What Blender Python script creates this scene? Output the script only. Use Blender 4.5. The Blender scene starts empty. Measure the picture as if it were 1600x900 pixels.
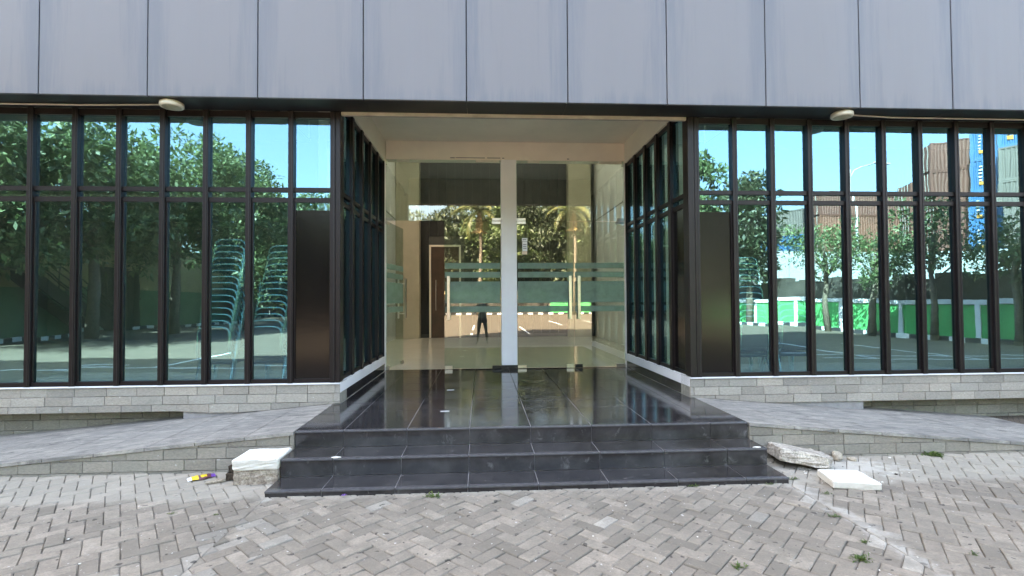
import bpy, bmesh, math, random
import numpy as np
from mathutils import Vector, Matrix

SC = bpy.context.scene
COL = SC.collection
R_ = random.Random(7)
rad = math.radians

# ------------------------------------------------------------------ camera
CAM_F, CAM_YAW, CAM_PITCH, CAM_ROLL, CAM_H = 799.06, .05838, .0229, -.00588, 1.6
cam = bpy.data.cameras.new('camera')
cam.sensor_width = 36.0
cam.lens = 36.0 * CAM_F / 1600
cam.clip_start = .02
cam.clip_end = 2000
camo = bpy.data.objects.new('camera', cam)
COL.objects.link(camo)
camo.matrix_world = (Matrix.Translation((0, 0, CAM_H)) @ Matrix.Rotation(-CAM_YAW, 4, 'Z')
                     @ Matrix.Rotation(math.pi/2 + CAM_PITCH, 4, 'X') @ Matrix.Rotation(CAM_ROLL, 4, 'Z'))
SC.camera = camo

# ------------------------------------------------------------------ sky, sun, exposure
SUN_EL = rad(46)
SUN_DIR = Vector((-.655 * math.cos(SUN_EL), .756 * math.cos(SUN_EL), math.sin(SUN_EL)))  # towards the sun
world = bpy.data.worlds.new('World')
SC.world = world
world.use_nodes = True
wn = world.node_tree
for n in list(wn.nodes): wn.nodes.remove(n)
sky = wn.nodes.new('ShaderNodeTexSky')
sky.sky_type = 'NISHITA'
sky.sun_disc = False
sky.sun_elevation = SUN_EL
sky.sun_rotation = math.atan2(SUN_DIR.x, SUN_DIR.y)
sky.air_density = 1.0
sky.dust_density = 4.0
sky.ozone_density = 1.0
bg = wn.nodes.new('ShaderNodeBackground')
bg.inputs['Strength'].default_value = .09
wo = wn.nodes.new('ShaderNodeOutputWorld')
wn.links.new(sky.outputs[0], bg.inputs[0])
wn.links.new(bg.outputs[0], wo.inputs[0])

sl = bpy.data.lights.new('sun', 'SUN')
sl.energy = 4.4
sl.angle = rad(.5)
sl.color = (1.0, .95, .87)
so = bpy.data.objects.new('sun', sl)
COL.objects.link(so)
so.rotation_euler = (-SUN_DIR).to_track_quat('-Z', 'Y').to_euler()
so.location = (-30, 30, 60)

SC.view_settings.view_transform = 'Standard'
SC.view_settings.look = 'None'
SC.view_settings.gamma = 1
SC.view_settings.use_white_balance = True      # the phone balanced for the open shade
SC.view_settings.white_balance_temperature = 8000
SC.view_settings.white_balance_tint = 9
SC.view_settings.exposure = 4.25
SC.render.engine = 'CYCLES'
SC.cycles.use_denoising = True
SC.cycles.max_bounces = 10
SC.cycles.diffuse_bounces = 6
SC.cycles.glossy_bounces = 5
SC.cycles.transparent_max_bounces = 16
SC.cycles.transmission_bounces = 6
SC.cycles.sample_clamp_indirect = 8
SC.cycles.caustics_reflective = True
SC.cycles.caustics_refractive = False
SC.cycles.blur_glossy = 1.0

# ------------------------------------------------------------------ materials
class NT:
    def __init__(s, name):
        s.m = bpy.data.materials.new(name)
        s.m.use_nodes = True
        s.t = s.m.node_tree
        for n in list(s.t.nodes): s.t.nodes.remove(n)
        s.out = s.n('ShaderNodeOutputMaterial')
    def n(s, typ, **kw):
        nd = s.t.nodes.new(typ)
        for k, v in kw.items():
            if k.startswith('i_'):
                key = k[2:]
                nd.inputs[int(key) if key.isdigit() else key].default_value = v
            else:
                setattr(nd, k, v)
        return nd
    def l(s, a, b): s.t.links.new(a, b)
    def pos(s): return s.n('ShaderNodeNewGeometry').outputs['Position']
    def objc(s): return s.n('ShaderNodeTexCoord').outputs['Object']
    def gen(s): return s.n('ShaderNodeTexCoord').outputs['Generated']
    def mapped(s, src, scale):
        m = s.n('ShaderNodeMapping'); m.inputs['Scale'].default_value = scale
        s.l(src, m.inputs['Vector']); return m.outputs[0]
    def noise(s, src, scale, detail=4, rough=.6, dist=0.0):
        nd = s.n('ShaderNodeTexNoise'); nd.inputs['Scale'].default_value = scale
        nd.inputs['Detail'].default_value = detail; nd.inputs['Roughness'].default_value = rough
        nd.inputs['Distortion'].default_value = dist
        s.l(src, nd.inputs['Vector']); return nd.outputs['Fac']
    def ramp(s, src, stops, interp='LINEAR'):
        nd = s.n('ShaderNodeValToRGB'); cr = nd.color_ramp; cr.interpolation = interp
        while len(cr.elements) < len(stops): cr.elements.new(.5)
        for e, (p, c) in zip(cr.elements, stops):
            e.position = p
            e.color = (c, c, c, 1) if isinstance(c, (int, float)) else (*c, 1)
        s.l(src, nd.inputs[0]); return nd.outputs[0]
    def mix(s, fac, a, b, blend='MIX'):
        nd = s.n('ShaderNodeMix', data_type='RGBA', blend_type=blend)
        for v, i in ((fac, 0), (a, 6), (b, 7)):
            if isinstance(v, (int, float)): nd.inputs[i].default_value = v if i == 0 else (v, v, v, 1)
            elif isinstance(v, tuple): nd.inputs[i].default_value = (*v, 1)
            else: s.l(v, nd.inputs[i])
        return nd.outputs[2]
    def math(s, op, a, b=0.0, c=0.0):
        nd = s.n('ShaderNodeMath', operation=op)
        for i, v in enumerate((a, b, c)):
            if isinstance(v, (int, float)): nd.inputs[i].default_value = v
            else: s.l(v, nd.inputs[i])
        return nd.outputs[0]
    def rnd(s):
        a = s.n('ShaderNodeNewGeometry').outputs['Random Per Island']
        b = s.n('ShaderNodeObjectInfo').outputs['Random']
        return s.math('FRACT', s.math('ADD', a, b))
    def princ(s, col=(.5, .5, .5), rough=.6, metal=0.0, spec=.5, bump=None, bstr=.3, bdist=.01, coat=0.0):
        p = s.n('ShaderNodeBsdfPrincipled')
        for k, v in (('Base Color', col), ('Roughness', rough), ('Metallic', metal), ('Specular IOR Level', spec), ('Coat Weight', coat)):
            if isinstance(v, tuple): p.inputs[k].default_value = (*v, 1)
            elif isinstance(v, (int, float)): p.inputs[k].default_value = v
            else: s.l(v, p.inputs[k])
        if bump is not None:
            b = s.n('ShaderNodeBump'); b.inputs['Strength'].default_value = bstr; b.inputs['Distance'].default_value = bdist
            s.l(bump, b.inputs['Height']); s.l(b.outputs[0], p.inputs['Normal'])
        s.l(p.outputs[0], s.out.inputs[0]); return p

def simple(name, col, rough=.6, metal=0.0, var=.12, scale=6.0, spec=.5, bstr=.15, bdist=.004):
    t = NT(name)
    nz = t.noise(t.pos(), scale, 5, .62)
    lo = tuple(c * (1 - var) for c in col); hi = tuple(min(1, c * (1 + var)) for c in col)
    c = t.ramp(nz, [(.3, lo), (.7, hi)])
    t.princ(c, rough, metal, spec, bump=t.noise(t.pos(), scale * 9, 3), bstr=bstr, bdist=bdist)
    return t.m

def m_panel():
    t = NT('aluminium_cladding')
    g = t.gen(); sx = t.n('ShaderNodeSeparateXYZ'); t.l(g, sx.inputs[0])
    edge = t.math('MULTIPLY', t.math('ABSOLUTE', t.math('SUBTRACT', sx.outputs[0], .5)), 2.0)
    low = t.math('SUBTRACT', 1.0, t.math('MULTIPLY', sx.outputs[2], 9.0))
    streak = t.noise(t.mapped(t.pos(), (7, 1, .35)), 1.6, 6, .7, .3)
    fine = t.noise(t.mapped(t.pos(), (40, 1, 1.4)), 1.0, 4, .65)
    e = t.math('ADD', t.math('MAXIMUM', edge, t.math('MULTIPLY', low, .9)), t.math('MULTIPLY', t.math('SUBTRACT', streak, .5), 1.9))
    msk = t.ramp(e, [(.55, 0.0), (1.05, 1.0)])
    msk2 = t.math('ADD', t.math('MULTIPLY', msk, .8), t.math('MULTIPLY', fine, .25))
    c = t.mix(msk2, (.176, .169, .178), (.130, .137, .160))
    r = t.rnd()
    c = t.mix(t.math('MULTIPLY', r, .18), c, (.18, .18, .19))
    spots = t.noise(t.pos(), 9, 2, .5)
    c = t.mix(t.ramp(spots, [(.78, 0.0), (.80, .4)]), c, (.38, .38, .39))
    t.princ(c, t.ramp(streak, [(.3, .34), (.7, .5)]), 0, .45, bump=t.noise(t.pos(), 1.1, 2), bstr=.25, bdist=.01)
    return t.m

def m_tile():
    t = NT('black_granite_tile')
    n1 = t.noise(t.pos(), 2.3, 6, .7, .4); n2 = t.noise(t.pos(), 160, 2)
    dust = t.ramp(n1, [(.42, 0.0), (.75, 1.0)])
    scuff = t.ramp(t.noise(t.mapped(t.pos(), (5, 9, 5)), 1.7, 5, .7, .8), [(.60, 0.0), (.72, 1.0)])
    c = t.mix(t.math('MULTIPLY', n2, .35), (.017, .0145, .0152), (.041, .0355, .0365))
    c = t.mix(t.math('MULTIPLY', dust, .17), c, (.30, .28, .27))
    c = t.mix(t.math('MULTIPLY', scuff, .2), c, (.5, .48, .46))
    ro = t.math('ADD', .08, t.math('ADD', t.math('MULTIPLY', dust, .10), t.math('MULTIPLY', scuff, .16)))
    t.princ(c, ro, 0, .55, bump=t.noise(t.pos(), 3, 2), bstr=.02, bdist=.01)
    return t.m

def m_stone(name, base, warm, bump=.5):
    t = NT(name)
    r = t.rnd()
    big = t.noise(t.pos(), 3.1, 6, .7, .3); fine = t.noise(t.mapped(t.pos(), (1, 1, 2.2)), 38, 5, .7)
    c = t.mix(r, base, warm)
    c = t.mix(t.ramp(fine, [(.36, .6), (.62, 0.0)]), c, tuple(x * .62 for x in base))
    v = t.math('ADD', .84, t.math('MULTIPLY', t.math('FRACT', t.math('MULTIPLY', r, 7.31)), .30))
    c = t.mix(1.0, c, t.n('ShaderNodeCombineColor').outputs[0] if False else v, 'MULTIPLY')
    c = t.mix(t.ramp(big, [(.58, 0.0), (.8, .55)]), c, tuple(x * .55 for x in base))
    c = t.mix(t.ramp(t.noise(t.pos(), 21, 3), [(.70, 0.0), (.74, .7)]), c, (.60, .58, .54))
    t.princ(c, .85, 0, .25, bump=t.math('ADD', fine, t.math('MULTIPLY', big, .6)), bstr=bump, bdist=.006)
    return t.m

def m_paver(name, base, warm, field=False):
    t = NT(name)
    r = t.rnd()
    p = t.pos()
    big = t.noise(p, .9, 5, .65, .5); mid = t.noise(p, 7.5, 6, .72); fine = t.noise(p, 70, 4, .7); strat = t.noise(t.mapped(p, (14, 34, 30)), 1.0, 5, .7, 1.2)
    c = t.mix(r, base, warm)
    v = t.math('ADD', .74, t.math('MULTIPLY', t.math('FRACT', t.math('MULTIPLY', r, 9.7)), .48))
    c = t.mix(1.0, c, v, 'MULTIPLY')
    c = t.mix(t.ramp(mid, [(.40, .55), (.60, 0.0)]), c, tuple(x * .66 for x in base))
    c = t.mix(t.ramp(strat, [(.60, 0.0), (.78, .6)]), c, tuple(min(1, x * 1.45) for x in warm))
    c = t.mix(t.ramp(big, [(.50, 0.0), (.68, .5)]), c, tuple(x * .6 for x in base))
    c = t.mix(t.ramp(t.noise(p, 16, 2, .4), [(.68, 0.0), (.71, .85)]), c, (.05, .045, .042))
    c = t.mix(t.ramp(t.noise(p, 27, 2, .5), [(.71, 0.0), (.73, .8)]), c, (.62, .60, .56))
    c = t.mix(t.ramp(fine, [(.35, .35), (.6, 0.0)]), c, tuple(x * .5 for x in base))
    if not field:
        sp = t.n('ShaderNodeSeparateXYZ'); t.l(p, sp.inputs[0]); X, Y = sp.outputs[0], sp.outputs[1]
        wob = t.math('MULTIPLY', t.math('SUBTRACT', t.noise(p, 5, 4, .7), .5), .35)
        def blob(cx, cy, rx, ry):
            a = t.math('DIVIDE', t.math('SUBTRACT', X, cx), rx); b = t.math('DIVIDE', t.math('SUBTRACT', Y, cy), ry)
            return t.math('SQRT', t.math('ADD', t.math('MULTIPLY', a, a), t.math('MULTIPLY', b, b)))
        spill = t.math('ADD', blob(3.45, 4.68, .55, .30), t.math('MULTIPLY', t.math('SUBTRACT', mid, .5), 3.2))
        c = t.mix(t.ramp(spill, [(.35, .75), (1.0, 0.0)]), c, (.62, .585, .53))          # spilled lime round the broken slabs
        seam = t.math('ABSOLUTE', t.math('ADD', t.math('SUBTRACT', X, 2.66), wob))
        c = t.mix(t.math('MULTIPLY', t.ramp(seam, [(.03, .38), (.09, 0.0)]), t.ramp(t.noise(p, 3, 3), [(.42, 0.0), (.55, 1.0)])), c, (.54, .51, .46))
        foot = t.math('ADD', Y, wob)
        c = t.mix(t.ramp(t.math('SUBTRACT', foot, 3.8), [(.42, 0.0), (.54, .5)]), c, (.43, .395, .33))   # blown sand at the foot of the steps
    hb = t.math('ADD', t.math('ADD', fine, t.math('MULTIPLY', mid, 1.6)), strat)
    if field:
        bt = t.n('ShaderNodeTexBrick'); bt.inputs['Scale'].default_value = 4.75; bt.inputs['Mortar Size'].default_value = .018
        mp = t.n('ShaderNodeMapping'); mp.inputs['Rotation'].default_value = (0, 0, rad(45)); t.l(p, mp.inputs[0]); t.l(mp.outputs[0], bt.inputs['Vector'])
        bt.inputs['Color1'].default_value = (1, 1, 1, 1); bt.inputs['Color2'].default_value = (.72, .72, .72, 1); bt.inputs['Mortar'].default_value = (.3, .3, .3, 1)
        c = t.mix(1.0, c, bt.outputs[0], 'MULTIPLY')
    t.princ(c, .88, 0, .25, bump=hb, bstr=.55, bdist=.005)
    return t.m

def m_slate():
    t = NT('ramp_slate')
    p = t.pos()
    lay = t.noise(t.mapped(p, (3.2, 9, 6)), 1.0, 7, .72, 1.0); big = t.noise(p, .8, 4, .6, .4)
    c = t.ramp(lay, [(.36, (.155, .142, .127)), (.46, (.29, .265, .234)), (.54, (.355, .322, .28)), (.64, (.49, .44, .375))])
    vein = t.noise(t.mapped(t.math('ADD', 0, 0) if False else p, (.9, 4.2, 3)), 1.3, 8, .75, 2.2)
    c = t.mix(t.ramp(vein, [(.485, 0.0), (.5, .75), (.515, 0.0)]), c, (.075, .07, .066))
    stain = t.noise(t.mapped(p, (1.1, 3.5, 3)), .9, 6, .7, .8)
    c = t.mix(t.ramp(stain, [(.56, 0.0), (.66, .6)]), c, (.11, .105, .10))
    c = t.mix(t.ramp(big, [(.4, .0), (.7, .55)]), c, (.215, .203, .188))
    c = t.mix(t.ramp(t.noise(t.mapped(p, (1.2, 7, 6)), 1.6, 5, .7, 1.3), [(.64, 0.0), (.71, .7)]), c, (.045, .042, .04))
    c = t.mix(t.math('MULTIPLY', t.rnd(), .25), c, (.30, .28, .25))
    t.princ(c, .8, 0, .18, bump=t.math('ADD', lay, t.math('MULTIPLY', vein, .5)), bstr=.6, bdist=.012)
    return t.m

def m_glass(name, tint, refl_col, base_refl, edge_refl=.9, wav=.0, dust=.022):
    t = NT(name)
    tr = t.n('ShaderNodeBsdfTransparent'); tr.inputs[0].default_value = (*tint, 1)
    gl = t.n('ShaderNodeBsdfGlossy'); gl.inputs['Color'].default_value = (*refl_col, 1); gl.inputs['Roughness'].default_value = 0.0
    if wav:
        b = t.n('ShaderNodeBump'); b.inputs['Strength'].default_value = 1.0; b.inputs['Distance'].default_value = wav
        t.l(t.noise(t.pos(), 1.7, 2, .5), b.inputs['Height']); t.l(b.outputs[0], gl.inputs['Normal'])
    lw = t.n('ShaderNodeLayerWeight'); lw.inputs['Blend'].default_value = .5
    f5 = t.math('POWER', lw.outputs['Facing'], 4.0)
    fac = t.math('ADD', base_refl, t.math('MULTIPLY', f5, edge_refl - base_refl))
    mx = t.n('ShaderNodeMixShader'); t.l(fac, mx.inputs[0]); t.l(tr.outputs[0], mx.inputs[1]); t.l(gl.outputs[0], mx.inputs[2])
    du = t.n('ShaderNodeBsdfDiffuse'); du.inputs[0].default_value = (.55, .55, .50, 1)
    dn = t.math('MULTIPLY', t.ramp(t.noise(t.mapped(t.pos(), (2.2, 2.2, .7)), 1.7, 6, .75, .6), [(.42, .25), (.75, 1.0)]), dust)
    m3 = t.n('ShaderNodeMixShader'); t.l(dn, m3.inputs[0]); t.l(mx.outputs[0], m3.inputs[1]); t.l(du.outputs[0], m3.inputs[2]); mx = m3
    clear = t.n('ShaderNodeBsdfTransparent')
    m2 = t.n('ShaderNodeMixShader'); t.l(t.n('ShaderNodeNewGeometry').outputs['Backfacing'], m2.inputs[0])
    t.l(mx.outputs[0], m2.inputs[1]); t.l(clear.outputs[0], m2.inputs[2])
    t.l(m2.outputs[0], t.out.inputs[0])
    return t.m

def m_film():
    t = NT('frosted_film')
    tr = t.n('ShaderNodeBsdfTransparent'); tr.inputs[0].default_value = (.55, .74, .66, 1)
    df = t.n('ShaderNodeBsdfDiffuse'); df.inputs[0].default_value = (.50, .58, .53, 1)
    tl = t.n('ShaderNodeBsdfTranslucent'); tl.inputs[0].default_value = (.5, .66, .58, 1)
    a = t.n('ShaderNodeMixShader'); a.inputs[0].default_value = .35; t.l(df.outputs[0], a.inputs[1]); t.l(tl.outputs[0], a.inputs[2])
    b = t.n('ShaderNodeMixShader'); t.l(t.ramp(t.noise(t.mapped(t.pos(), (3, 1, 3)), 3, 5), [(.3, .32), (.7, .44)]), b.inputs[0])
    t.l(tr.outputs[0], b.inputs[1]); t.l(a.outputs[0], b.inputs[2]); t.l(b.outputs[0], t.out.inputs[0])
    return t.m

def m_added_skylight():  # translucent sheet for the roof lights added to light the interior
    t = NT('added_opal_skylight')
    tl = t.n('ShaderNodeBsdfTranslucent'); tl.inputs[0].default_value = (.45, .45, .43, 1)
    df = t.n('ShaderNodeBsdfDiffuse'); df.inputs[0].default_value = (.6, .6, .58, 1)
    m = t.n('ShaderNodeMixShader'); m.inputs[0].default_value = .5
    t.l(tl.outputs[0], m.inputs[1]); t.l(df.outputs[0], m.inputs[2]); t.l(m.outputs[0], t.out.inputs[0]); return t.m

def m_leaf(name, c1, c2, c3):
    t = NT(name)
    r = t.n('ShaderNodeNewGeometry').outputs['Random Per Island']
    cl = t.noise(t.pos(), .8, 3)
    c = t.ramp(r, [(0, c1), (.55, c2), (1, c3)])
    c = t.mix(t.ramp(cl, [(.35, .45), (.6, 0.0)]), c, tuple(x * .6 for x in c1))
    d = t.n('ShaderNodeBsdfPrincipled'); t.l(c, d.inputs['Base Color']); d.inputs['Roughness'].default_value = .5
    tl = t.n('ShaderNodeBsdfTranslucent'); t.l(c, tl.inputs[0])
    m = t.n('ShaderNodeMixShader'); m.inputs[0].default_value = .3
    t.l(d.outputs[0], m.inputs[1]); t.l(tl.outputs[0], m.inputs[2]); t.l(m.outputs[0], t.out.inputs[0])
    return t.m

def m_slab():
    t = NT('white_painted_stone')
    p = t.pos(); n = t.noise(p, 11, 6, .72, .5); f = t.noise(p, 55, 4, .7); big = t.noise(p, 4, 4, .6)
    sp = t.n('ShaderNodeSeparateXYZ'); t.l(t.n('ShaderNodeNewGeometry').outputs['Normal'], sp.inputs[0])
    c = t.mix(t.ramp(n, [(.50, 0.0), (.72, .8)]), (.80, .77, .70), (.52, .46, .37))
    c = t.mix(t.ramp(f, [(.64, 0.0), (.72, .7)]), c, (.30, .26, .21))
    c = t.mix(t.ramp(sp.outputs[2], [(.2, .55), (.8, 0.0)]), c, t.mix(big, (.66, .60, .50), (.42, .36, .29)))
    t.princ(c, .85, 0, .2, bump=t.math('ADD', n, f), bstr=.7, bdist=.008)
    return t.m

def m_wood():
    t = NT('dark_wood_panel')
    n = t.noise(t.mapped(t.pos(), (18, 18, 1.2)), 1.0, 6, .7, .6)
    c = t.ramp(n, [(.3, (.005, .0042, .0044)), (.7, (.0085, .0065, .0065))])
    t.princ(c, .15, 0, .34, bump=t.noise(t.pos(), 4, 3), bstr=.08, bdist=.01)
    return t.m

def m_old_block(name, base, stain):
    t = NT(name)
    p = t.pos(); n = t.noise(p, 14, 6, .75, .4); f = t.noise(p, 70, 4, .7)
    c = t.mix(t.ramp(n, [(.40, 0.0), (.66, 1.0)]), base, stain)
    c = t.mix(t.ramp(f, [(.35, .6), (.55, 0.0)]), c, tuple(x * .45 for x in stain))
    t.princ(c, .95, 0, .2, bump=t.math('ADD', n, f), bstr=.9, bdist=.01)
    return t.m

M = dict(
    panel=m_panel(), tile=m_tile(), slate=m_slate(),
    stone=m_stone('andesite_cladding', (.345, .315, .272), (.40, .348, .29)),
    stone_ramp=m_stone('mossy_andesite', (.275, .25, .207), (.33, .288, .236), .7),
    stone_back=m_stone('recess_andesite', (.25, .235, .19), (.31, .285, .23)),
    paver=m_paver('concrete_paver', (.282, .246, .200), (.345, .292, .236)),
    paver_light=m_paver('pale_cut_paver', (.33, .30, .255), (.39, .35, .295)),
    ground=m_paver('parking_paving', (.185, .148, .112), (.225, .175, .132), True),
    sand=simple('joint_sand', (.185, .162, .135), .95, var=.35, scale=12),
    stone_grout=simple('stone_grout', (.25, .235, .20), .95, var=.25, scale=12),
    grout=simple('grout', (.30, .28, .27), .9, var=.2, scale=10),
    nosing=simple('step_nosing', (.085, .08, .084), .25, var=.2, scale=20),
    frame=simple('bronze_aluminium', (.0105, .0068, .0068), .40, var=.25, scale=3, bstr=.03, spec=.32),
    frame_dark=simple('black_rubber', (.010, .008, .009), .45, var=.2),
    soffit=simple('dark_soffit_panel', (.011, .010, .012), .5, var=.2, scale=2, bstr=.05),
    cream=simple('cream_paint', (.82, .74, .63), .7, var=.05, scale=2.2, bstr=.06),
    lip=simple('darkened_lip_paint', (.40, .35, .285), .8, var=.2, scale=5),  # cream darkened in colour to hold back the sky light on the lip
    white=simple('white_paint', (.80, .78, .79), .65, var=.04, scale=2.6, bstr=.08),
    ochre=simple('ochre_interior_paint', (.44, .39, .30), .7, var=.08, scale=2),
    int_dark=simple('dark_interior_laminate', (.009, .008, .0085), .5, var=.2, scale=2),
    int_gap=simple('slat_joint', (.07, .066, .062), .6),
    int_floor=simple('beige_floor_tile', (.60, .57, .50), .14, var=.06, scale=1.5, bstr=.01),
    int_wall=simple('interior_plaster', (.19, .185, .15), .8, var=.08, scale=1.5),
    int_wood=simple('brown_timber_door', (.07, .035, .022), .4, var=.25, scale=3),
    glass=m_glass('tinted_solar_glass', (.40, .68, .66), (.34, .71, .95), .31, .85, .0006),
    glass_door=m_glass('clear_door_glass', (.70, .88, .83), (.93, .97, .94), .20, .9, .00005),
    film=m_film(), added_skylight=m_added_skylight(), wood=m_wood(),
    steel=simple('brushed_steel', (.62, .59, .54), .28, 1.0, var=.08, scale=20, bstr=.02),
    steel_dark=simple('dark_lock_body', (.02, .02, .02), .35, .5),
    chrome=simple('chrome_tube', (.62, .78, .84), .15, 1.0, var=.03, bstr=.0),
    fabric=simple('dark_teal_vinyl', (.012, .030, .045), .45, var=.3),
    fabric_red=simple('dark_red_vinyl', (.10, .015, .022), .45, var=.25),
    cable=simple('white_conduit', (.42, .38, .34), .6),
    lampbody=simple('aged_white_plastic', (.66, .63, .53), .4, var=.08, scale=9),
    lampglass=simple('yellowed_diffuser', (.36, .34, .24), .35, var=.2, scale=20),
    slab=m_slab(),
    block=m_old_block('weathered_block', (.52, .44, .35), (.20, .15, .115)),
    oldslab=m_old_block('dirty_white_slab', (.68, .62, .53), (.28, .23, .19)),
    rubble=m_old_block('rubble_stone', (.55, .48, .38), (.36, .30, .23)),
    darkbrick=m_old_block('sooty_brick', (.10, .075, .055), (.035, .027, .022)),
    weed=m_leaf('weed_leaf', (.06, .11, .02), (.11, .17, .04), (.18, .20, .07)),
    leaf_a=m_leaf('broad_leaf', (.055, .090, .032), (.115, .165, .058), (.25, .30, .13)),
    leaf_b=m_leaf('olive_leaf', (.030, .048, .022), (.066, .088, .042), (.145, .16, .088)),
    leaf_c=m_leaf('fine_leaf', (.055, .10, .040), (.11, .17, .06), (.22, .28, .12)),
    palm=m_leaf('palm_leaf', (.06, .085, .025), (.12, .13, .04), (.24, .19, .07)),
    palm_dead=m_leaf('dead_palm_leaf', (.20, .13, .05), (.30, .20, .08), (.38, .28, .13)),
    bark=simple('tree_bark', (.16, .125, .09), .9, var=.4, scale=8, bstr=.8, bdist=.02),
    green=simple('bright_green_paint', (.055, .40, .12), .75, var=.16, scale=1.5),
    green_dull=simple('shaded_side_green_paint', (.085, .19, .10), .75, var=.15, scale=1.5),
    kerb_w=simple('white_kerb_paint', (.72, .71, .68), .8, var=.12),
    kerb_b=simple('black_kerb_paint', (.03, .03, .032), .8, var=.2),
    darkwall=simple('dark_stone_wall', (.055, .048, .038), .9, var=.5, scale=2.2, bstr=.8, bdist=.05),
    hoard=simple('white_sheet_wall', (.30, .32, .32), .6, var=.06, scale=.6),
    pipe=simple('grey_pipe', (.40, .41, .40), .5),
    yard=simple('ochre_plaster', (.42, .31, .17), .9, var=.2, scale=.8),
    metal_dark=simple('black_painted_steel', (.018, .018, .017), .5, var=.2),
    cont_brown=simple('brown_container_paint', (.125, .050, .037), .6, var=.18, scale=.7),
    cont_orange=simple('rust_orange_container_paint', (.155, .062, .040), .6, var=.2, scale=.7),
    cont_blue=simple('blue_container_paint', (.010, .085, .20), .5, var=.12, scale=.7),
    cont_grey=simple('grey_brown_container_paint', (.095, .08, .07), .6, var=.15, scale=.7),
    cont_purple=simple('purple_container_paint', (.10, .03, .085), .6, var=.15, scale=.7),
    rod=simple('galvanised_rod', (.30, .28, .25), .45, .3),
    mark=simple('white_road_paint', (.68, .68, .66), .8, var=.2, scale=8),
    orange_print=simple('orange_print', (.42, .19, .02), .5),
    yellow=simple('yellow_print', (.85, .55, .03), .5),
    printw=simple('white_print', (.8, .8, .8), .5),
    printd=simple('dark_print', (.05, .05, .07), .6),
    purple=simple('purple_print', (.16, .06, .33), .4),
    wrap_brown=simple('brown_print', (.14, .045, .06), .4),
    peach=simple('cream_label_paper', (.80, .62, .45), .6),
    skin=simple('skin', (.36, .21, .14), .5, var=.05),
    shirt=simple('grey_teal_shirt', (.10, .15, .14), .9, var=.08),
    trousers=simple('charcoal_trousers', (.035, .042, .042), .9, var=.1),
    shoe=simple('black_shoes', (.015, .015, .016), .5),
    hair=simple('black_hair', (.012, .010, .010), .5),
    phone=simple('dark_phone_shell', (.02, .02, .024), .25),
    roofwall=simple('upper_wall_render', (.36, .36, .38), .7, var=.05, scale=.8),
)

# ------------------------------------------------------------------ mesh helpers
class MB:
    def __init__(s): s.v = []; s.f = []; s.mi = []
    def add(s, verts, faces, mi=0):
        o = len(s.v); s.v += [tuple(v) for v in verts]
        for f in faces: s.f.append(tuple(i + o for i in f)); s.mi.append(mi)
        return s
    def box(s, x0, x1, y0, y1, z0, z1, mi=0):
        s.add([(x0, y0, z0), (x1, y0, z0), (x1, y1, z0), (x0, y1, z0), (x0, y0, z1), (x1, y0, z1), (x1, y1, z1), (x0, y1, z1)],
              [(0, 3, 2, 1), (4, 5, 6, 7), (0, 1, 5, 4), (1, 2, 6, 5), (2, 3, 7, 6), (3, 0, 4, 7)], mi); return s
    def quadprism(s, p, h, mi=0):   # p: 4 bottom corners ccw, h: height or list of 4 top z
        n = len(p); top = [(q[0], q[1], h[i] if isinstance(h, (list, tuple)) else h) for i, q in enumerate(p)]
        s.add(list(p) + top, [tuple(range(n - 1, -1, -1)), tuple(range(n, 2 * n))] + [(i, (i + 1) % n, n + (i + 1) % n, n + i) for i in range(n)], mi); return s
    def tube(s, pts, r, seg=8, mi=0, cap=True):
        pts = [Vector(p) for p in pts]; n = len(pts)
        rs = r if isinstance(r, (list, tuple)) else [r] * n
        o = len(s.v); prev = None
        for i, p in enumerate(pts):
            d = (pts[min(i + 1, n - 1)] - pts[max(i - 1, 0)]).normalized()
            if prev is None: u = d.orthogonal().normalized()
            else:
                u = prev - d * prev.dot(d)
                u = u.normalized() if u.length > 1e-5 else d.orthogonal().normalized()
            prev = u; w = d.cross(u)
            for k in range(seg):
                a = 2 * math.pi * k / seg
                s.v.append(tuple(p + (u * math.cos(a) + w * math.sin(a)) * rs[i]))
        for i in range(n - 1):
            for k in range(seg):
                a = o + i * seg + k; b = o + i * seg + (k + 1) % seg
                s.f.append((a, b, b + seg, a + seg)); s.mi.append(mi)
        if cap:
            s.f.append(tuple(o + k for k in range(seg - 1, -1, -1))); s.mi.append(mi)
            s.f.append(tuple(o + (n - 1) * seg + k for k in range(seg))); s.mi.append(mi)
        return s
    def mesh(s, name, mats, smooth=False, bevel=0, segs=1):
        me = bpy.data.meshes.new(name)
        me.from_pydata(s.v, [], s.f)
        for m in (mats if isinstance(mats, (list, tuple)) else [mats]): me.materials.append(m)
        if any(s.mi): me.polygons.foreach_set('material_index', s.mi)
        if bevel:
            bm = bmesh.new(); bm.from_mesh(me)
            bmesh.ops.bevel(bm, geom=bm.edges[:], offset=bevel, segments=segs, affect='EDGES', profile=.6, clamp_overlap=True)
            bm.to_mesh(me); bm.free()
        if smooth:
            me.polygons.foreach_set('use_smooth', [True] * len(me.polygons))
        me.update(); return me

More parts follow.
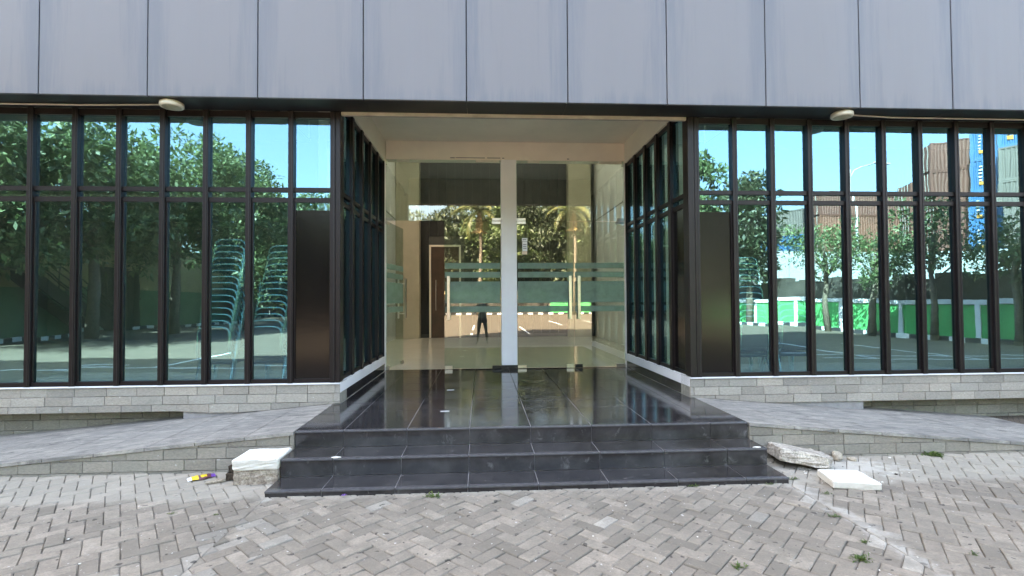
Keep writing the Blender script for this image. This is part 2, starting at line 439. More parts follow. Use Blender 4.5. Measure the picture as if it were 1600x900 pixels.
def link(name, data, parent=None, loc=None, rot=None):
    o = bpy.data.objects.new(name, data); COL.objects.link(o)
    if parent is not None: o.parent = parent
    if loc is not None: o.location = loc
    if rot is not None: o.rotation_euler = rot
    return o
def tag(o, label=None, cat=None, group=None, kind=None):
    for k, v in (('label', label), ('category', cat), ('group', group), ('kind', kind)):
        if v: o[k] = v
    return o
def thing(name, label, cat, loc=(0, 0, 0), rz=0, group=None):
    return tag(link(name, None, None, loc, (0, 0, rz)), label, cat, group)
def part(name, mb, mat, parent=None, smooth=False, bevel=0, segs=1, loc=None, rot=None):
    return link(name, mb.mesh(name, mat, smooth, bevel, segs), parent, loc, rot)
def boxp(name, x0, x1, y0, y1, z0, z1, mat, parent, bevel=0, segs=1):
    cx, cy, cz = (x0 + x1) / 2, (y0 + y1) / 2, (z0 + z1) / 2
    return part(name, MB().box(x0 - cx, x1 - cx, y0 - cy, y1 - cy, z0 - cz, z1 - cz), mat, parent, False, bevel, segs, (cx, cy, cz))
def lump(sx, sy, sz, seed, k=.16, sub=2, flat=True):
    bm = bmesh.new(); bmesh.ops.create_icosphere(bm, subdivisions=sub, radius=1)
    r = random.Random(seed); ph = [Vector((r.uniform(-3, 3), r.uniform(-3, 3), r.uniform(-3, 3))) for _ in range(5)]
    for v in bm.verts:
        d = sum(math.sin(v.co.dot(p) * 1.6 + i) for i, p in enumerate(ph)) / 5
        v.co *= 1 + k * d * 2
        v.co = Vector((v.co.x * sx, v.co.y * sy, max(v.co.z, -.55) * sz if flat else v.co.z * sz))
    zmin = min(v.co.z for v in bm.verts)
    for v in bm.verts: v.co.z -= zmin
    me = bpy.data.meshes.new('lump'); bm.to_mesh(me); bm.free(); return me

# key planes
Y1, Y2, Y3, DY, FY = 4.318, 4.654, 5.003, 9.187, 6.295
Z1, Z2, Z3 = .050, .204, .363
XL, XR = -1.78, 2.645           # sides of the steps
PL, PR = -1.711, 2.60           # sides of the porch recess
SILL, HEAD, SOF = .615, 3.86, 3.90

# ================================================================== GROUND
sheet = MB()
def ring(mb, x0, x1, y0, y1, X0, X1, YA, YB, z):
    v = [(X0, YA, z), (X1, YA, z), (X1, YB, z), (X0, YB, z), (x0, y0, z), (x1, y0, z), (x1, y1, z), (x0, y1, z)]
    mb.add(v, [(0, 1, 5, 4), (1, 2, 6, 5), (2, 3, 7, 6), (3, 0, 4, 7)])
ring(sheet, -9.6, 10.6, .6, 5.6, -500, 500, -500, 500, -.003)
lot = tag(part('parking_lot', sheet, M['ground']), 'grey paved parking lot reaching away behind the viewer', None, None, 'structure')
base = tag(part('paved_ground', MB().box(-9.7, 10.7, .5, 5.7, -.08, -.013), M['sand']),
           'herringbone concrete paving in front of the steps', None, None, 'structure')

PW, PLn, PH, GAP = .100, .200, .06, .0045
def paver_mesh(seed, mat):
    r = random.Random(seed)
    a, b = PLn / 2 - GAP / 2, PW / 2 - GAP / 2
    j = lambda s=.0022: r.uniform(-s, s)
    cor = [(-a + j(), -b + j()), (a + j(), -b + j()), (a + j(), b + j()), (-a + j(), b + j())]
    chip = r.random() < .45
    pts = []
    for i, c in enumerate(cor):
        if chip and i == seed % 4:
            n1 = cor[(i - 1) % 4]; n2 = cor[(i + 1) % 4]; k1 = r.uniform(.012, .03); k2 = r.uniform(.01, .02)
            d1 = (Vector(n1) - Vector(c)).normalized(); d2 = (Vector(n2) - Vector(c)).normalized()
            pts += [tuple(Vector(c) + d1 * k1), tuple(Vector(c) + d2 * k2)]
        else: pts.append(c)
    return poly_paver(pts, r).mesh('paver', mat)
def poly_paver(pts, r, mb=None, z=0.0, tilt=(0, 0), mi=0):
    mb = mb or MB(); n = len(pts)
    cx = sum(p[0] for p in pts) / n; cy = sum(p[1] for p in pts) / n
    tz = lambda x, y: z + tilt[0] * (x - cx) + tilt[1] * (y - cy)
    ins = []
    for p in pts:
        d = Vector((cx - p[0], cy - p[1])); L = max(d.length, 1e-4); k = min(.009 / L, .4)
        ins.append((p[0] + d.x * k, p[1] + d.y * k))
    v = [(p[0], p[1], z - PH) for p in pts] + [(p[0], p[1], tz(*p) - .006) for p in pts] + [(p[0], p[1], tz(*p) + r.uniform(-.0006, .0006)) for p in ins]
    f = [tuple(range(2 * n, 3 * n))]
    for i in range(n):
        k = (i + 1) % n
        f += [(i, k, n + k, n + i), (n + i, n + k, 2 * n + k, 2 * n + i)]
    mb.add(v, f, mi); return mb
PVAR = [paver_mesh(i, M['paver']) for i in range(14)]
PVAR_L = [paver_mesh(40 + i, M['paver_light']) for i in range(4)]
def clip_poly(pts, nx, ny, c):    # keep nx*x+ny*y<=c
    out = []
    for i in range(len(pts)):
        a, b = pts[i], pts[(i + 1) % len(pts)]
        da, db = nx * a[0] + ny * a[1] - c, nx * b[0] + ny * b[1] - c
        if da <= 0: out.append(a)
        if (da < 0 < db) or (db < 0 < da):
            t = da / (da - db); out.append((a[0] + (b[0] - a[0]) * t, a[1] + (b[1] - a[1]) * t))
    return out
def area(p): return abs(sum(p[i][0] * p[(i + 1) % len(p)][1] - p[(i + 1) % len(p)][0] * p[i][1] for i in range(len(p)))) / 2
ZL, ZR = -1.765, 2.63
cands = []
for zone, ang, clips, off in (('c', 45, [(-1, 0, -ZL), (1, 0, ZR)], (0, 0)), ('l', 34, [(1, 0, ZL)], (.03, .05)), ('r', 54, [(-1, 0, -ZR)], (.02, .01))):
    ca, sa = math.cos(rad(ang)), math.sin(rad(ang))
    N = 130
    for i in range(-N, N):
        for j in range(-N, N):
            k = (i - j) % 4
            if k not in (0, 3): continue
            horiz = k == 0
            uc = (i + (1 if horiz else .5)) * PW + off[0]; vc = (j + (.5 if horiz else 1)) * PW + off[1]
            x = uc * ca - vc * sa; y = uc * sa + vc * ca + 3
            if not (-9.6 < x < 10.6 and .6 < y < 5.6): continue
            if zone == 'c' and not (ZL - .15 < x < ZR + .15): continue
            if zone == 'l' and x > ZL + .15: continue
            if zone == 'r' and x < ZR - .15: continue
            if ZL < x < ZR and y > Y1 + .1: continue
            if y > 5.15: continue
            th = rad(ang) + (0 if horiz else math.pi / 2)
            ct, st = math.cos(th), math.sin(th)
            a, b = PLn / 2, PW / 2
            cor = [(x + u * ct - v * st, y + u * st + v * ct) for u, v in ((-a, -b), (a, -b), (a, b), (-a, b))]
            full = all(nx * p[0] + ny * p[1] <= c for p in cor for nx, ny, c in clips)
            pts = cor
            if not full:
                for cl in clips: pts = clip_poly(pts, *cl)
                if len(pts) < 3 or area(pts) < .0012: continue
            cands.append((x, y, th, full, pts))
def in_view(x, y):
    dx = x * math.cos(CAM_YAW) - y * math.sin(CAM_YAW); dy = x * math.sin(CAM_YAW) + y * math.cos(CAM_YAW)
    px = 800 + CAM_F * dx / dy; py = 469 + CAM_F * 1.6 / dy
    return -20 < px < 1620 and py < 925
vis = sorted([c for c in cands if in_view(c[0], c[1])], key=lambda c: c[0] ** 2 + c[1] ** 2)
near = set(id(c) for c in vis[:300])
fieldmb = MB()
for c in cands:
    x, y, th, full, pts = c
    dz = R_.gauss(0, .0028); t1, t2 = R_.gauss(0, .006), R_.gauss(0, .009)
    light = R_.random() < (.014 if full else .35)
    if id(c) in near:
        if full:
            me = R_.choice(PVAR_L) if light else R_.choice(PVAR)
            th2 = th + (math.pi if R_.random() < .5 else 0) + R_.gauss(0, .008)
            link('paver', me, base, (x + R_.gauss(0, .0012), y + R_.gauss(0, .0012), dz), (t2, t1, th2))
        else:
            cx = sum(p[0] for p in pts) / len(pts); cy = sum(p[1] for p in pts) / len(pts)
            q = [((p[0] - cx) * .975, (p[1] - cy) * .975) for p in pts]
            link('paver', poly_paver(q, R_).mesh('paver', M['paver_light' if light else 'paver']), base, (cx, cy, dz))
    else:
        cx = sum(p[0] for p in pts) / len(pts); cy = sum(p[1] for p in pts) / len(pts)
        s_ = .968
        q = [(cx + (p[0] - cx) * s_ + R_.uniform(-.002, .002), cy + (p[1] - cy) * s_ + R_.uniform(-.002, .002)) for p in pts]
        poly_paver(q, R_, fieldmb, dz, (t1, t2), 1 if light else 0)
fo = part('paver_field', fieldmb, [M['paver'], M['paver_light']], base)
fo['kind'] = 'stuff'
# slivers of white stone let into broken joints of the paving
for (x, y, s, a) in ((-1.9, 3.55, .075, .5), (-2.05, 3.85, .07, .2), (-1.45, 3.25, .08, 1.0), (.42, 3.13, .06, .1), (2.62, 3.72, .08, 2.3)):
    p = [(x, y), (x + s * 1.5 * math.cos(a), y + s * 1.5 * math.sin(a)), (x + s * .8 * math.cos(a + .7), y + s * .8 * math.sin(a + .7))]
    cx = sum(q[0] for q in p) / 3; cy = sum(q[1] for q in p) / 3
    link('stone_sliver', poly_paver([(q[0] - cx, q[1] - cy) for q in p], R_).mesh('stone_sliver', M['paver_light']), base, (cx, cy, .005))

# painted bay lines on the parking lot
for (x0, y0, x1, y1) in ((9, -.4, 14.5, .4), (8.4, -1.3, 15.5, -.3), (10.4, .2, 10.0, -4.5), (12.9, .2, 12.5, -4.5), (-10.2, -.3, -4.6, -.1), (-12, .1, -9, -.9), (-8, -.2, -8, -4),
                         (2.2, -5.5, 2.2, -11.5), (5.0, -13.5, 5.0, -20), (-.5, -5, -.5, -6.3), (-.5, -9, -.5, -14), (7.6, -13.5, 7.6, -20), (10.2, -13.5, 10.2, -20)):
    d = Vector((x1 - x0, y1 - y0, 0)); L = d.length; a = math.atan2(d.y, d.x)
    link('painted_line', MB().box(0, L, -.05, .05, -.002, .003).mesh('painted_line', M['mark']), lot, (x0, y0, 0), (0, 0, a))

# ================================================================== ENTRANCE STEPS
st = thing('entrance_steps', 'wide black granite steps and porch floor leading up to the glass doors', 'steps', (0, 0, 0))
core = MB()
core.box(XL + .008, XR - .008, Y1 + .012, DY + .1, -.05, Z1 - .004)
core.box(XL + .008, XR - .008, Y2 + .012, DY + .1, Z1 - .003, Z2 - .004)
core.box(XL + .008, XR - .008, Y3 + .012, FY - .01, Z2 - .003, Z3 - .004)
core.box(PL + .006, PR - .006, FY - .009, DY + .1, Z2 - .003, Z3 - .004)
part('step_core', core, M['grout'], st)
JX = [XL, -1.327, -.728, -.127, .468, 1.066, 1.665, 2.263, XR]
def tiles(name, y0, y1, z, x0=XL, x1=XR, th=.012):
    xs = [x0] + [j for j in JX if x0 + .05 < j < x1 - .05] + [x1]
    for a, b in zip(xs, xs[1:]):
        o = boxp(name, a + .003, b - .003, y0 + .003, y1 - .003, z - th, z + R_.uniform(-.0006, .0006), M['tile'], st, .0015)
        o.rotation_euler = (R_.gauss(0, .0006), R_.gauss(0, .0006), 0)
tiles('tread_tile', Y1 + .03, Y2, Z1)
tiles('tread_tile', Y2 + .03, Y3, Z2)
tiles('floor_tile', Y3 + .03, 5.84, Z3)
for a, b in zip([5.84], [FY - .012]): tiles('floor_tile', a, b, Z3)
for a, b in zip([FY - .012, 6.50, 7.10, 7.70, 8.30, 8.90], [6.50, 7.10, 7.70, 8.30, 8.90, DY + .05]): tiles('floor_tile', a, b, Z3, PL + .008, PR - .008)
for y, z0, z1 in ((Y1, -.02, Z1), (Y2, Z1, Z2), (Y3, Z2, Z3)):
    xs = JX
    for a, b in zip(xs, xs[1:]):
        boxp('riser_tile', a + .003, b - .003, y, y + .010, z0 + .003, z1 - .019, M['tile'], st)
        part('nosing', MB().box(-(b - a) / 2 + .002, (b - a) / 2 - .002, -.022, .022, -.009, .009), M['nosing'], st, False, .005, 2, ((a + b) / 2, y + .012, z1 - .0095 + R_.uniform(-.0008, .0008)))
for s, x in ((1, XL), (-1, XR)):
    for y, z0, z1 in ((Y1, -.02, Z1), (Y2, Z1, Z2), (Y3, Z2, Z3)):
        xx = x + s * .004
        boxp('side_tile', min(x, xx), max(x, xx), y + .013, Y3 + .3 if y < Y3 else FY - .02, z0 + .003, z1 - .013, M['tile'], st)
for x, y, z, s in ((-1.30, Y2 + .01, Z2, .05), (2.56, Y2 + .02, Z2, .045)):
    o = link('paint_spill', lump(s * .9, s * .35, .007, int(s * 900)), st, (x, y, z)); o.data.materials.append(M['slab'])
for x, y, rz in ((-.44, 7.1, .1), (-.42, 5.75, .05)):
    boxp('paper_scrap', x - .05, x + .05, y - .012, y + .012, Z3 + .001, Z3 + .004, M['white'], st).rotation_euler = (0, 0, rz)

# ================================================================== BUILDING
bd = thing('building', 'low office building front with grey cladding, tinted window strips and a recessed glass entrance', 'building', (0, 0, 0))
BX0, BX1 = -14.0, 15.0
# upper cladding: one part per panel
JP = [-4.876 - 1.18 * k for k in range(8, 0, -1)] + [-4.876, -3.724, -2.524, -1.347, -.171, 1.013, 2.198, 3.404, 4.582, 5.765] + [5.765 + 1.18 * k for k in range(1, 8)]
PF = 5.88
for a, b in zip(JP, JP[1:]):
    o = boxp('facade_panel', a + .006, b - .006, PF, PF + .04, SOF, 7.2, M['panel'], bd, .004)
    o.location.y += R_.uniform(-.0015, .0015); o.rotation_euler = (R_.gauss(0, .0012), 0, R_.gauss(0, .0015))
part('upper_wall', MB().box(BX0, BX1, PF + .05, PF + .35, SOF + .05, 7.3), M['frame_dark'], bd)
for a, b in zip(JP, JP[1:]):
    boxp('soffit_panel', a + .002, b - .002, PF + .042, FY + .0, SOF + .002, SOF + .03, M['soffit'], bd)
# upper storeys as unseen thin walls, shaped to cast shadow: low left, tall right
part('upper_shadow_wall', MB().box(-40, -10.3, PF + .1, 8.4, 7.31, 11.4), M['roofwall'], bd)
part('upper_shadow_wall', MB().box(-10.29, 40, PF + .1, 8.4, 7.31, 20.5), M['roofwall'], bd)
for x0, x1 in ((-40, BX0 + .01), (BX1 - .01, 40)): boxp('wing_wall', x0, x1, PF + .1, 17.4, -.1, 7.305, M['roofwall'], bd)
ADDED_SKY_L = [(-12.5, -3.4), (-2.4, 3.4), (4.4, 13.5)]  # unseen roof openings added to brighten the lobby and side rooms
xs = [BX0] + [q for p in ADDED_SKY_L for q in p] + [BX1]
for x0, x1 in zip(xs[::2], xs[1::2]): boxp('roof_slab', x0, x1, 8.41, 17.4, 7.0, 7.25, M['roofwall'], bd)
for (x0, x1), (y0, y1) in zip(ADDED_SKY_L, ((8.6, 13.0), (10.2, 16.2), (8.6, 13.0))):
    boxp('roof_slab', x0 + .001, x1 - .001, 8.411, y0, 7.001, 7.249, M['roofwall'], bd); boxp('roof_slab', x0 + .001, x1 - .001, y1, 17.399, 7.001, 7.249, M['roofwall'], bd)
    boxp('added_skylight_panel', x0 + .002, x1 - .002, y0 + .001, y1 - .001, 7.1, 7.11, M['added_skylight'], bd)

# window strips -----------------------------------------------------
def window(x0, x1, opaque=False):
    cx = (x0 + x1) / 2; hw = (x1 - x0) / 2
    w = link('window', MB().box(-hw, hw, -.03, .035, .0, .05).box(-hw, hw, -.03, .035, HEAD - SILL - .035, SOF - SILL)
             .box(-hw, hw, -.028, .03, 2.178, 2.234).box(-hw, hw, -.028, .03, 2.305, 2.358)
             .box(-hw, -hw + .014, -.02, .03, .05, 2.178).box(hw - .014, hw, -.02, .03, .05, 2.178)
             .mesh('window', M['frame'], bevel=.002), bd, (cx, FY + .035, SILL))
    zs = [(.05, 2.178), (2.234, 2.305), (2.358, HEAD - SILL - .035)]
    for i, (a, b) in enumerate(zs):
        lo = a
        if i == 0 and opaque:
            split = 2.085
            g = MB().box(-hw + .014, hw - .014, -.004, .006, -(split - a) / 2, (split - a) / 2)
            link('solid_panel', g.mesh('solid_panel', M['wood']), w, (0, .004, (a + split) / 2), (R_.gauss(0, .0008), 0, R_.gauss(0, .0008)))
            lo = split + .003
        g = MB().box(-hw + (.014 if i == 0 else .0), hw - (.014 if i == 0 else 0), -.003, .003, -(b - lo) / 2, (b - lo) / 2)
        link('pane', g.mesh('pane', M['glass']), w, (0, .004, (lo + b) / 2), (R_.gauss(0, .0017), 0, R_.gauss(0, .0022)))
    return w
MW = .062
def mullion(x, w=MW):
    part('mullion', MB().box(-w / 2, w / 2, -.055, .045, 0, SOF - SILL - .002), M['frame'], bd, False, .003, 1, (x, FY + .035, SILL + .001))
    part('mullion_cap', MB().box(-.004, .004, -.060, -.0555, 0.02, SOF - SILL - .03), M['frame_dark'], bd, loc=(x + w * .2, FY + .035, SILL + .001))
lx = [-1.80 - .4985 * k for k in range(0, 14)]
rx = [2.715 + .4965 * k for k in range(0, 14)]
for xs, sgn in ((lx, -1), (rx, 1)):
    for k, x in enumerate(xs): mullion(x)
    for k in range(len(xs) - 1):
        a, b = sorted((xs[k], xs[k + 1])); window(a + MW / 2 + .001, b - MW / 2 - .001, k == 0)
# corner posts
boxp('corner_post', -1.766, PL, FY - .02, FY + .10, SILL + .002, SOF - .003, M['frame'], bd, .004)
boxp('corner_post', PR, 2.681, FY - .02, FY + .10, SILL + .002, SOF - .003, M['frame'], bd, .004)

# porch return windows (bays along Y) --------------------------------
RH = 4.07
def side_windows(x, s, opaque_first):
    ys = [FY + .12 + .548 * k for k in range(0, 6)]
    for k in range(len(ys)):
        part('mullion', MB().box(-.075 if s > 0 else -.052, .052 if s > 0 else .075, -.05, .05, 0, RH - SILL), M['frame'], bd, False, .003, 1, (x, ys[k] if k < 5 else ys[k] - .0, SILL + .002))
    for k in range(5):
        a, b = ys[k] + .051, ys[k + 1] - .051; hw = (b - a) / 2; cy = (a + b) / 2
        w = link('window', MB().box(-.03, .03, -hw, hw, 0, .05).box(-.03, .03, -hw, hw, RH - SILL - .06, RH - SILL)
                 .box(-.028, .028, -hw, hw, 2.178, 2.234).box(-.028, .028, -hw, hw, 2.305, 2.358)
                 .box(-.024, .024, -hw - .002, -hw + .012, .03, RH - SILL - .03).box(-.024, .024, hw - .012, hw + .002, .03, RH - SILL - .03)
                 .mesh('window', M['frame'], bevel=.002), bd, (x, cy, SILL + .002))
        for i, (za, zb) in enumerate(((.05, 2.178), (2.234, 2.305), (2.358, RH - SILL - .06))):
            op = i == 0 and k == 0 and opaque_first
            link('solid_panel' if op else 'pane', MB().box(-.003, .003, -hw, hw, -(zb - za) / 2, (zb - za) / 2).mesh('pane', M['wood'] if op else M['glass']), w,
                 (s * .004, 0, (za + zb) / 2), (0, R_.gauss(0, .001), R_.gauss(0, .001)))
side_windows(PL - .06, 1, False)
side_windows(PR + .06, -1, True)
for s, x in ((-1, PL), (1, PR)):
    xo = x + s * .16; lo, hi = sorted((x, xo))
    boxp('return_base', lo, hi, FY + .016, DY, .49, SILL, M['white'], bd, .004)
    l2, h2 = sorted((x + s * .004, xo)); boxp('skirting', l2, h2, FY + .02, DY - .002, Z3 + .001, .489, M['tile'], bd)
    l3, h3 = sorted((x + s * .005, x + s * .25)); boxp('return_wall', l3, h3, FY + .01, DY + .2, RH + .001, 4.6, M['cream'], bd)
    l4, h4 = sorted((x + s * .0, x + s * .12)); boxp('door_jamb', l4, h4, DY - .05, DY + .06, Z3 + .001, RH, M['white'], bd)
boxp('porch_ceiling', PL - .2, PR + .2, FY + .06, DY + .2, 4.45, 4.5, M['cream'], bd)
boxp('ceiling_lip', PL + .004, PR - .004, FY + .002, FY + .055, 3.862, 4.5, M['lip'], bd, .004)
boxp('door_head', PL + .01, PR + .1, DY - .02, DY + .2, 4.12, 4.449, M['cream'], bd)
pil = boxp('pillar', .345, .625, DY - .05, DY + .22, Z3 + .07, 4.1195, M['white'], bd, .008, 2)
s_ = boxp('skirting', .338, .632, DY - .057, DY + .227, Z3 + .001, Z3 + .069, M['tile'], bd)
for a, b, z in ((-.56, -.48, 4.152), (-.465, .06, 4.156), (.10, .34, 4.157), (.37, .41, 4.155), (1.55, 1.59, 4.152)):
    boxp('paint_crack', a, b, DY - .0225, DY - .018, z - .008, z + R_.uniform(.002, .008), M['printd'], bd)

# glass doors --------------------------------------------------------
def strips(w, parent, x0=0):
    for a, b in ((2.159, 2.263), (1.999, 2.102), (1.542, 1.93), (1.382, 1.485)):
        link('frosted_strip', MB().box(x0 + .012, x0 + w - .012, -.0075, -.0062, a, b).mesh('frosted_strip', M['film']), parent)
def pull(parent, x):
    m = MB()
    for s in (-1, 1):
        m.box(x - .026, x + .026, s * .075 - .011, s * .075 + .011, 1.245, 2.025)
    m.box(x - .011, x + .011, -.066, -.0055, 1.33, 1.355).box(x - .011, x + .011, -.066, -.0055, 1.915, 1.94)
    m.box(x - .011, x + .011, .0085, .066, 1.33, 1.355).box(x - .011, x + .011, .0085, .066, 1.915, 1.94)
    link('handle', m.mesh('handle', M['steel'], bevel=.003), parent)
def fitting(parent, x0, x1, z0, z1, mat='steel'):
    link('patch_fitting', MB().box(x0, x1, -.018, .02, z0, z1).mesh('patch_fitting', M[mat], bevel=.003), parent)
def leaf(x0, x1, hinge_left, rot=0.0, bottoms=()):
    w = x1 - x0
    hx = x0 if hinge_left else x1
    ox = 0 if hinge_left else -w
    d = link('glass_door', MB().box(ox, ox + w, -.005, .005, .385, 3.012).mesh('glass_door', M['glass_door']), bd, (hx, DY, 0), (0, 0, rot))
    strips(w, d, ox)
    pull(d, ox + (w - .075 if hinge_left else .075))
    hp = (ox - .0, ox + .16) if hinge_left else (ox + w - .16, ox + w)
    fitting(d, *hp, Z3 + .006, .425, bottoms[0] if bottoms else 'steel'); fitting(d, *hp, 2.965, 3.013)
    lp = (ox + w - .14, ox + w - .005) if hinge_left else (ox + .005, ox + .14)
    fitting(d, *lp, Z3 + .006, .43, bottoms[1] if len(bottoms) > 1 else 'steel')
    return d
leaf(-1.700, -.682, True, rad(82))
leaf(-.672, .338, False, 0, ('steel_dark', 'steel'))
d1 = leaf(.632, 1.659, True, 0, ('steel', 'steel'))
d2 = leaf(1.667, 2.592, False, 0, ('steel', 'steel_dark'))
for a, b in ((-1.705, .342), (.628, 2.596)):
    w = link('transom_glass', MB().box(a, b, -.005, .005, 3.022, 4.118).mesh('transom_glass', M['glass_door']), bd, (0, DY, 0))
    for x0, x1 in ((a, a + .13), (b - .16, b)) if a < 0 else ((a, a + .16), (b - .13, b)):
        link('patch_fitting', MB().box(x0, x1, -.018, .02, 3.022, 3.07).mesh('patch_fitting', M['steel'], bevel=.003), w)
    for x0, x1 in ((a + .2, a + .42), (b - .45, b - .2), (b - .21, b - .03)):
        link('glass_clip', MB().box(x0, x1, -.014, .016, 4.075, 4.117).mesh('glass_clip', M['lampbody'], bevel=.003), w)
# paper labels on the right-hand pair
for z0, z1, x0, x1, mt, lab in ((2.652, 2.712, .090, .19, 'printw', 'white label with a dark line of print'), (2.475, 2.646, .096, .184, 'printw', 'tall white label with blue grey print'), (2.415, 2.472, .088, .182, 'peach', 'small cream label')):
    s_ = link('sticker', MB().box(x0, x1, -.0075, -.0055, z0, z1).mesh('sticker', M[mt]), d1); s_['label'] = lab
    if mt == 'printw':
        n = 1 if z1 - z0 < .1 else 3
        for i in range(n):
            zc = (z0 + z1) / 2 + (i - (n - 1) / 2) * .034
            s2 = MB()
            for q in range(5): s2.box(x0 + .014 + q * .013, x0 + .023 + q * .013, -.0084, -.0076, zc - .008, zc + .008)
            m = s2.mesh('sticker', M['printd'])
            s_.data.materials.append(M['printd'])
            bmx = bmesh.new(); bmx.from_mesh(s_.data); nf = len(bmx.faces); bmx.from_mesh(m)
            bmx.faces.ensure_lookup_table()
            for fc in bmx.faces[nf:]: fc.material_index = 1
            bmx.to_mesh(s_.data); bmx.free()

# stone plinth ------------------------------------------------------
def courses(parent, x0, x1, y, zfun_bot, ztop, hc, lw, mat, seed, depth=.03, flip=1, zfun_top=None, name='stone_block', face=-1):
    r = random.Random(seed); z = ztop; row = 0
    while z > min(zfun_bot(x0), zfun_bot(x1)) + .004 and row < 12:
        zb = z - hc; x = x0 - r.uniform(0, lw)
        while x < x1:
            L = lw * r.uniform(.85, 1.12); a, b = max(x, x0), min(x + L, x1); x += L
            if b - a < .03: continue
            za, zb2 = max(zb, zfun_bot(a)), max(zb, zfun_bot(b))
            ta, tb = z, z
            if zfun_top: ta, tb = min(z, zfun_top(a)), min(z, zfun_top(b))
            if max(ta - za, tb - zb2) < .012: continue
            za, zb2 = min(za, ta - .004), min(zb2, tb - .004)
            g = .0017; d0 = r.uniform(0, .007) - .004; cx = (a + b) / 2
            v = [(a + g - cx, 0, za + g), (b - g - cx, 0, zb2 + g), (b - g - cx, 0, max(tb - g, zb2 + g + .002)), (a + g - cx, 0, max(ta - g, za + g + .002))]
            e = .004
            fv = [(v[0][0] + e, -d0 - .006, v[0][2] + e), (v[1][0] - e, -d0 - .006, v[1][2] + e), (v[2][0] - e, -d0 - .006, v[2][2] - e), (v[3][0] + e, -d0 - .006, v[3][2] - e)]
            if min(fv[3][2] - fv[0][2], fv[2][2] - fv[1][2]) < .003: fv = [(q[0], -d0 - .006, q[2]) for q in v]
            bk = [(q[0], depth, q[2]) for q in v]
            mb = MB().add(bk + v + fv, [(8, 9, 10, 11), (4, 5, 9, 8), (5, 6, 10, 9), (6, 7, 11, 10), (7, 4, 8, 11), (0, 1, 5, 4), (1, 2, 6, 5), (2, 3, 7, 6), (3, 0, 4, 7)])
            part(name, mb, mat, parent, loc=(cx, y + .008, 0), rot=(0, r.gauss(0, .0025), 0))
        z = zb; row += 1
RSL = .0895
rampL = lambda x: Z3 - RSL * max(0, (XL - x)) - .0
rampR = lambda x: .36 - .0875 * max(0, (x - XR))
plL = boxp('plinth', BX0, PL, FY + .03, FY + .3, .30, SILL - .001, M['stone_grout'], bd)
plR = boxp('plinth', PR, BX1, FY + .03, FY + .3, .28, SILL - .001, M['stone_grout'], bd)
boxp('plinth', -3.55, PL + .0, FY + .031, FY + .3, .12, .299, M['grout'], bd)
boxp('plinth', PR, 4.88, FY + .031, FY + .3, .12, .279, M['grout'], bd)
boxp('sill_band', BX0, PL - .001, FY - .018, FY + .2, SILL - .018, SILL - .0015, M['white'], bd, .003)
boxp('sill_band', PR + .001, BX1, FY - .018, FY + .2, SILL - .018, SILL - .0015, M['white'], bd, .003)
def stones(parent_src, x0, x1, zb, seed, y=FY): courses(parent_src, x0, x1, y, zb, SILL - .02, .1065, .335, M['stone'], seed)
stones(plL, -7.6, PL, lambda x: max(.302, rampL(x)) if x < -3.55 else rampL(x), 11)
stones(plR, PR, 9.0, lambda x: max(.276, rampR(x)) if x > 4.88 else rampR(x), 12)
for p in (plL, plR):
    for ch in p.children: ch.location = (ch.location.x - p.location.x, ch.location.y - p.location.y, ch.location.z - p.location.z)
# recessed lower wall behind the ramps
rwL = boxp('recess_wall', -7.6, -3.55, FY + .27, FY + .5, -.1, .298, M['stone_grout'], bd)
rwR = boxp('recess_wall', 4.88, 9.0, FY + .27, FY + .5, -.1, .274, M['stone_grout'], bd)
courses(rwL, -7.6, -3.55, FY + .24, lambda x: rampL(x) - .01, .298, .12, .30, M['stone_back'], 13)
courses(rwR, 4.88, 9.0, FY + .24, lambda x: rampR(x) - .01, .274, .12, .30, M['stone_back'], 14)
for p in (rwL, rwR):
    for ch in p.children: ch.location = (ch.location.x - p.location.x, ch.location.y - p.location.y, ch.location.z - p.location.z)

# interior ------------------------------------------------------------
IY = 17.0
boxp('interior_floor', BX0, BX1, FY + .12, IY + .3, .305, Z3 - .004, M['int_floor'], bd)
boxp('interior_wall', BX0, BX1, IY + .12, IY + .3, Z3 - .003, 7.2, M['int_wall'], bd)
boxp('interior_wall', BX0, BX0 + .2, FY + .4, IY + .1, Z3 - .003, 7.2, M['int_wall'], bd)
boxp('interior_wall', BX1 - .2, BX1, FY + .4, IY + .1, Z3 - .003, 7.2, M['int_wall'], bd)
for x0, x1 in ((BX0, -2.8), (3.8, BX1)):
    boxp('interior_ceiling', x0, x1, FY + .36, 8.5, 4.2, 4.25, M['int_wall'], bd)
    boxp('interior_ceiling', x0, x1, 13.1, IY + .1, 4.2, 4.25, M['int_wall'], bd)
boxp('interior_beam', BX0, -2.81, 8.42, 8.5, 4.251, 6.99, M['white'], bd); boxp('interior_beam', 3.81, BX1, 8.42, 8.5, 4.251, 6.99, M['white'], bd)
boxp('lobby_beam', -2.79, 3.79, DY + .205, DY + .4, 4.5, 6.99, M['white'], bd)
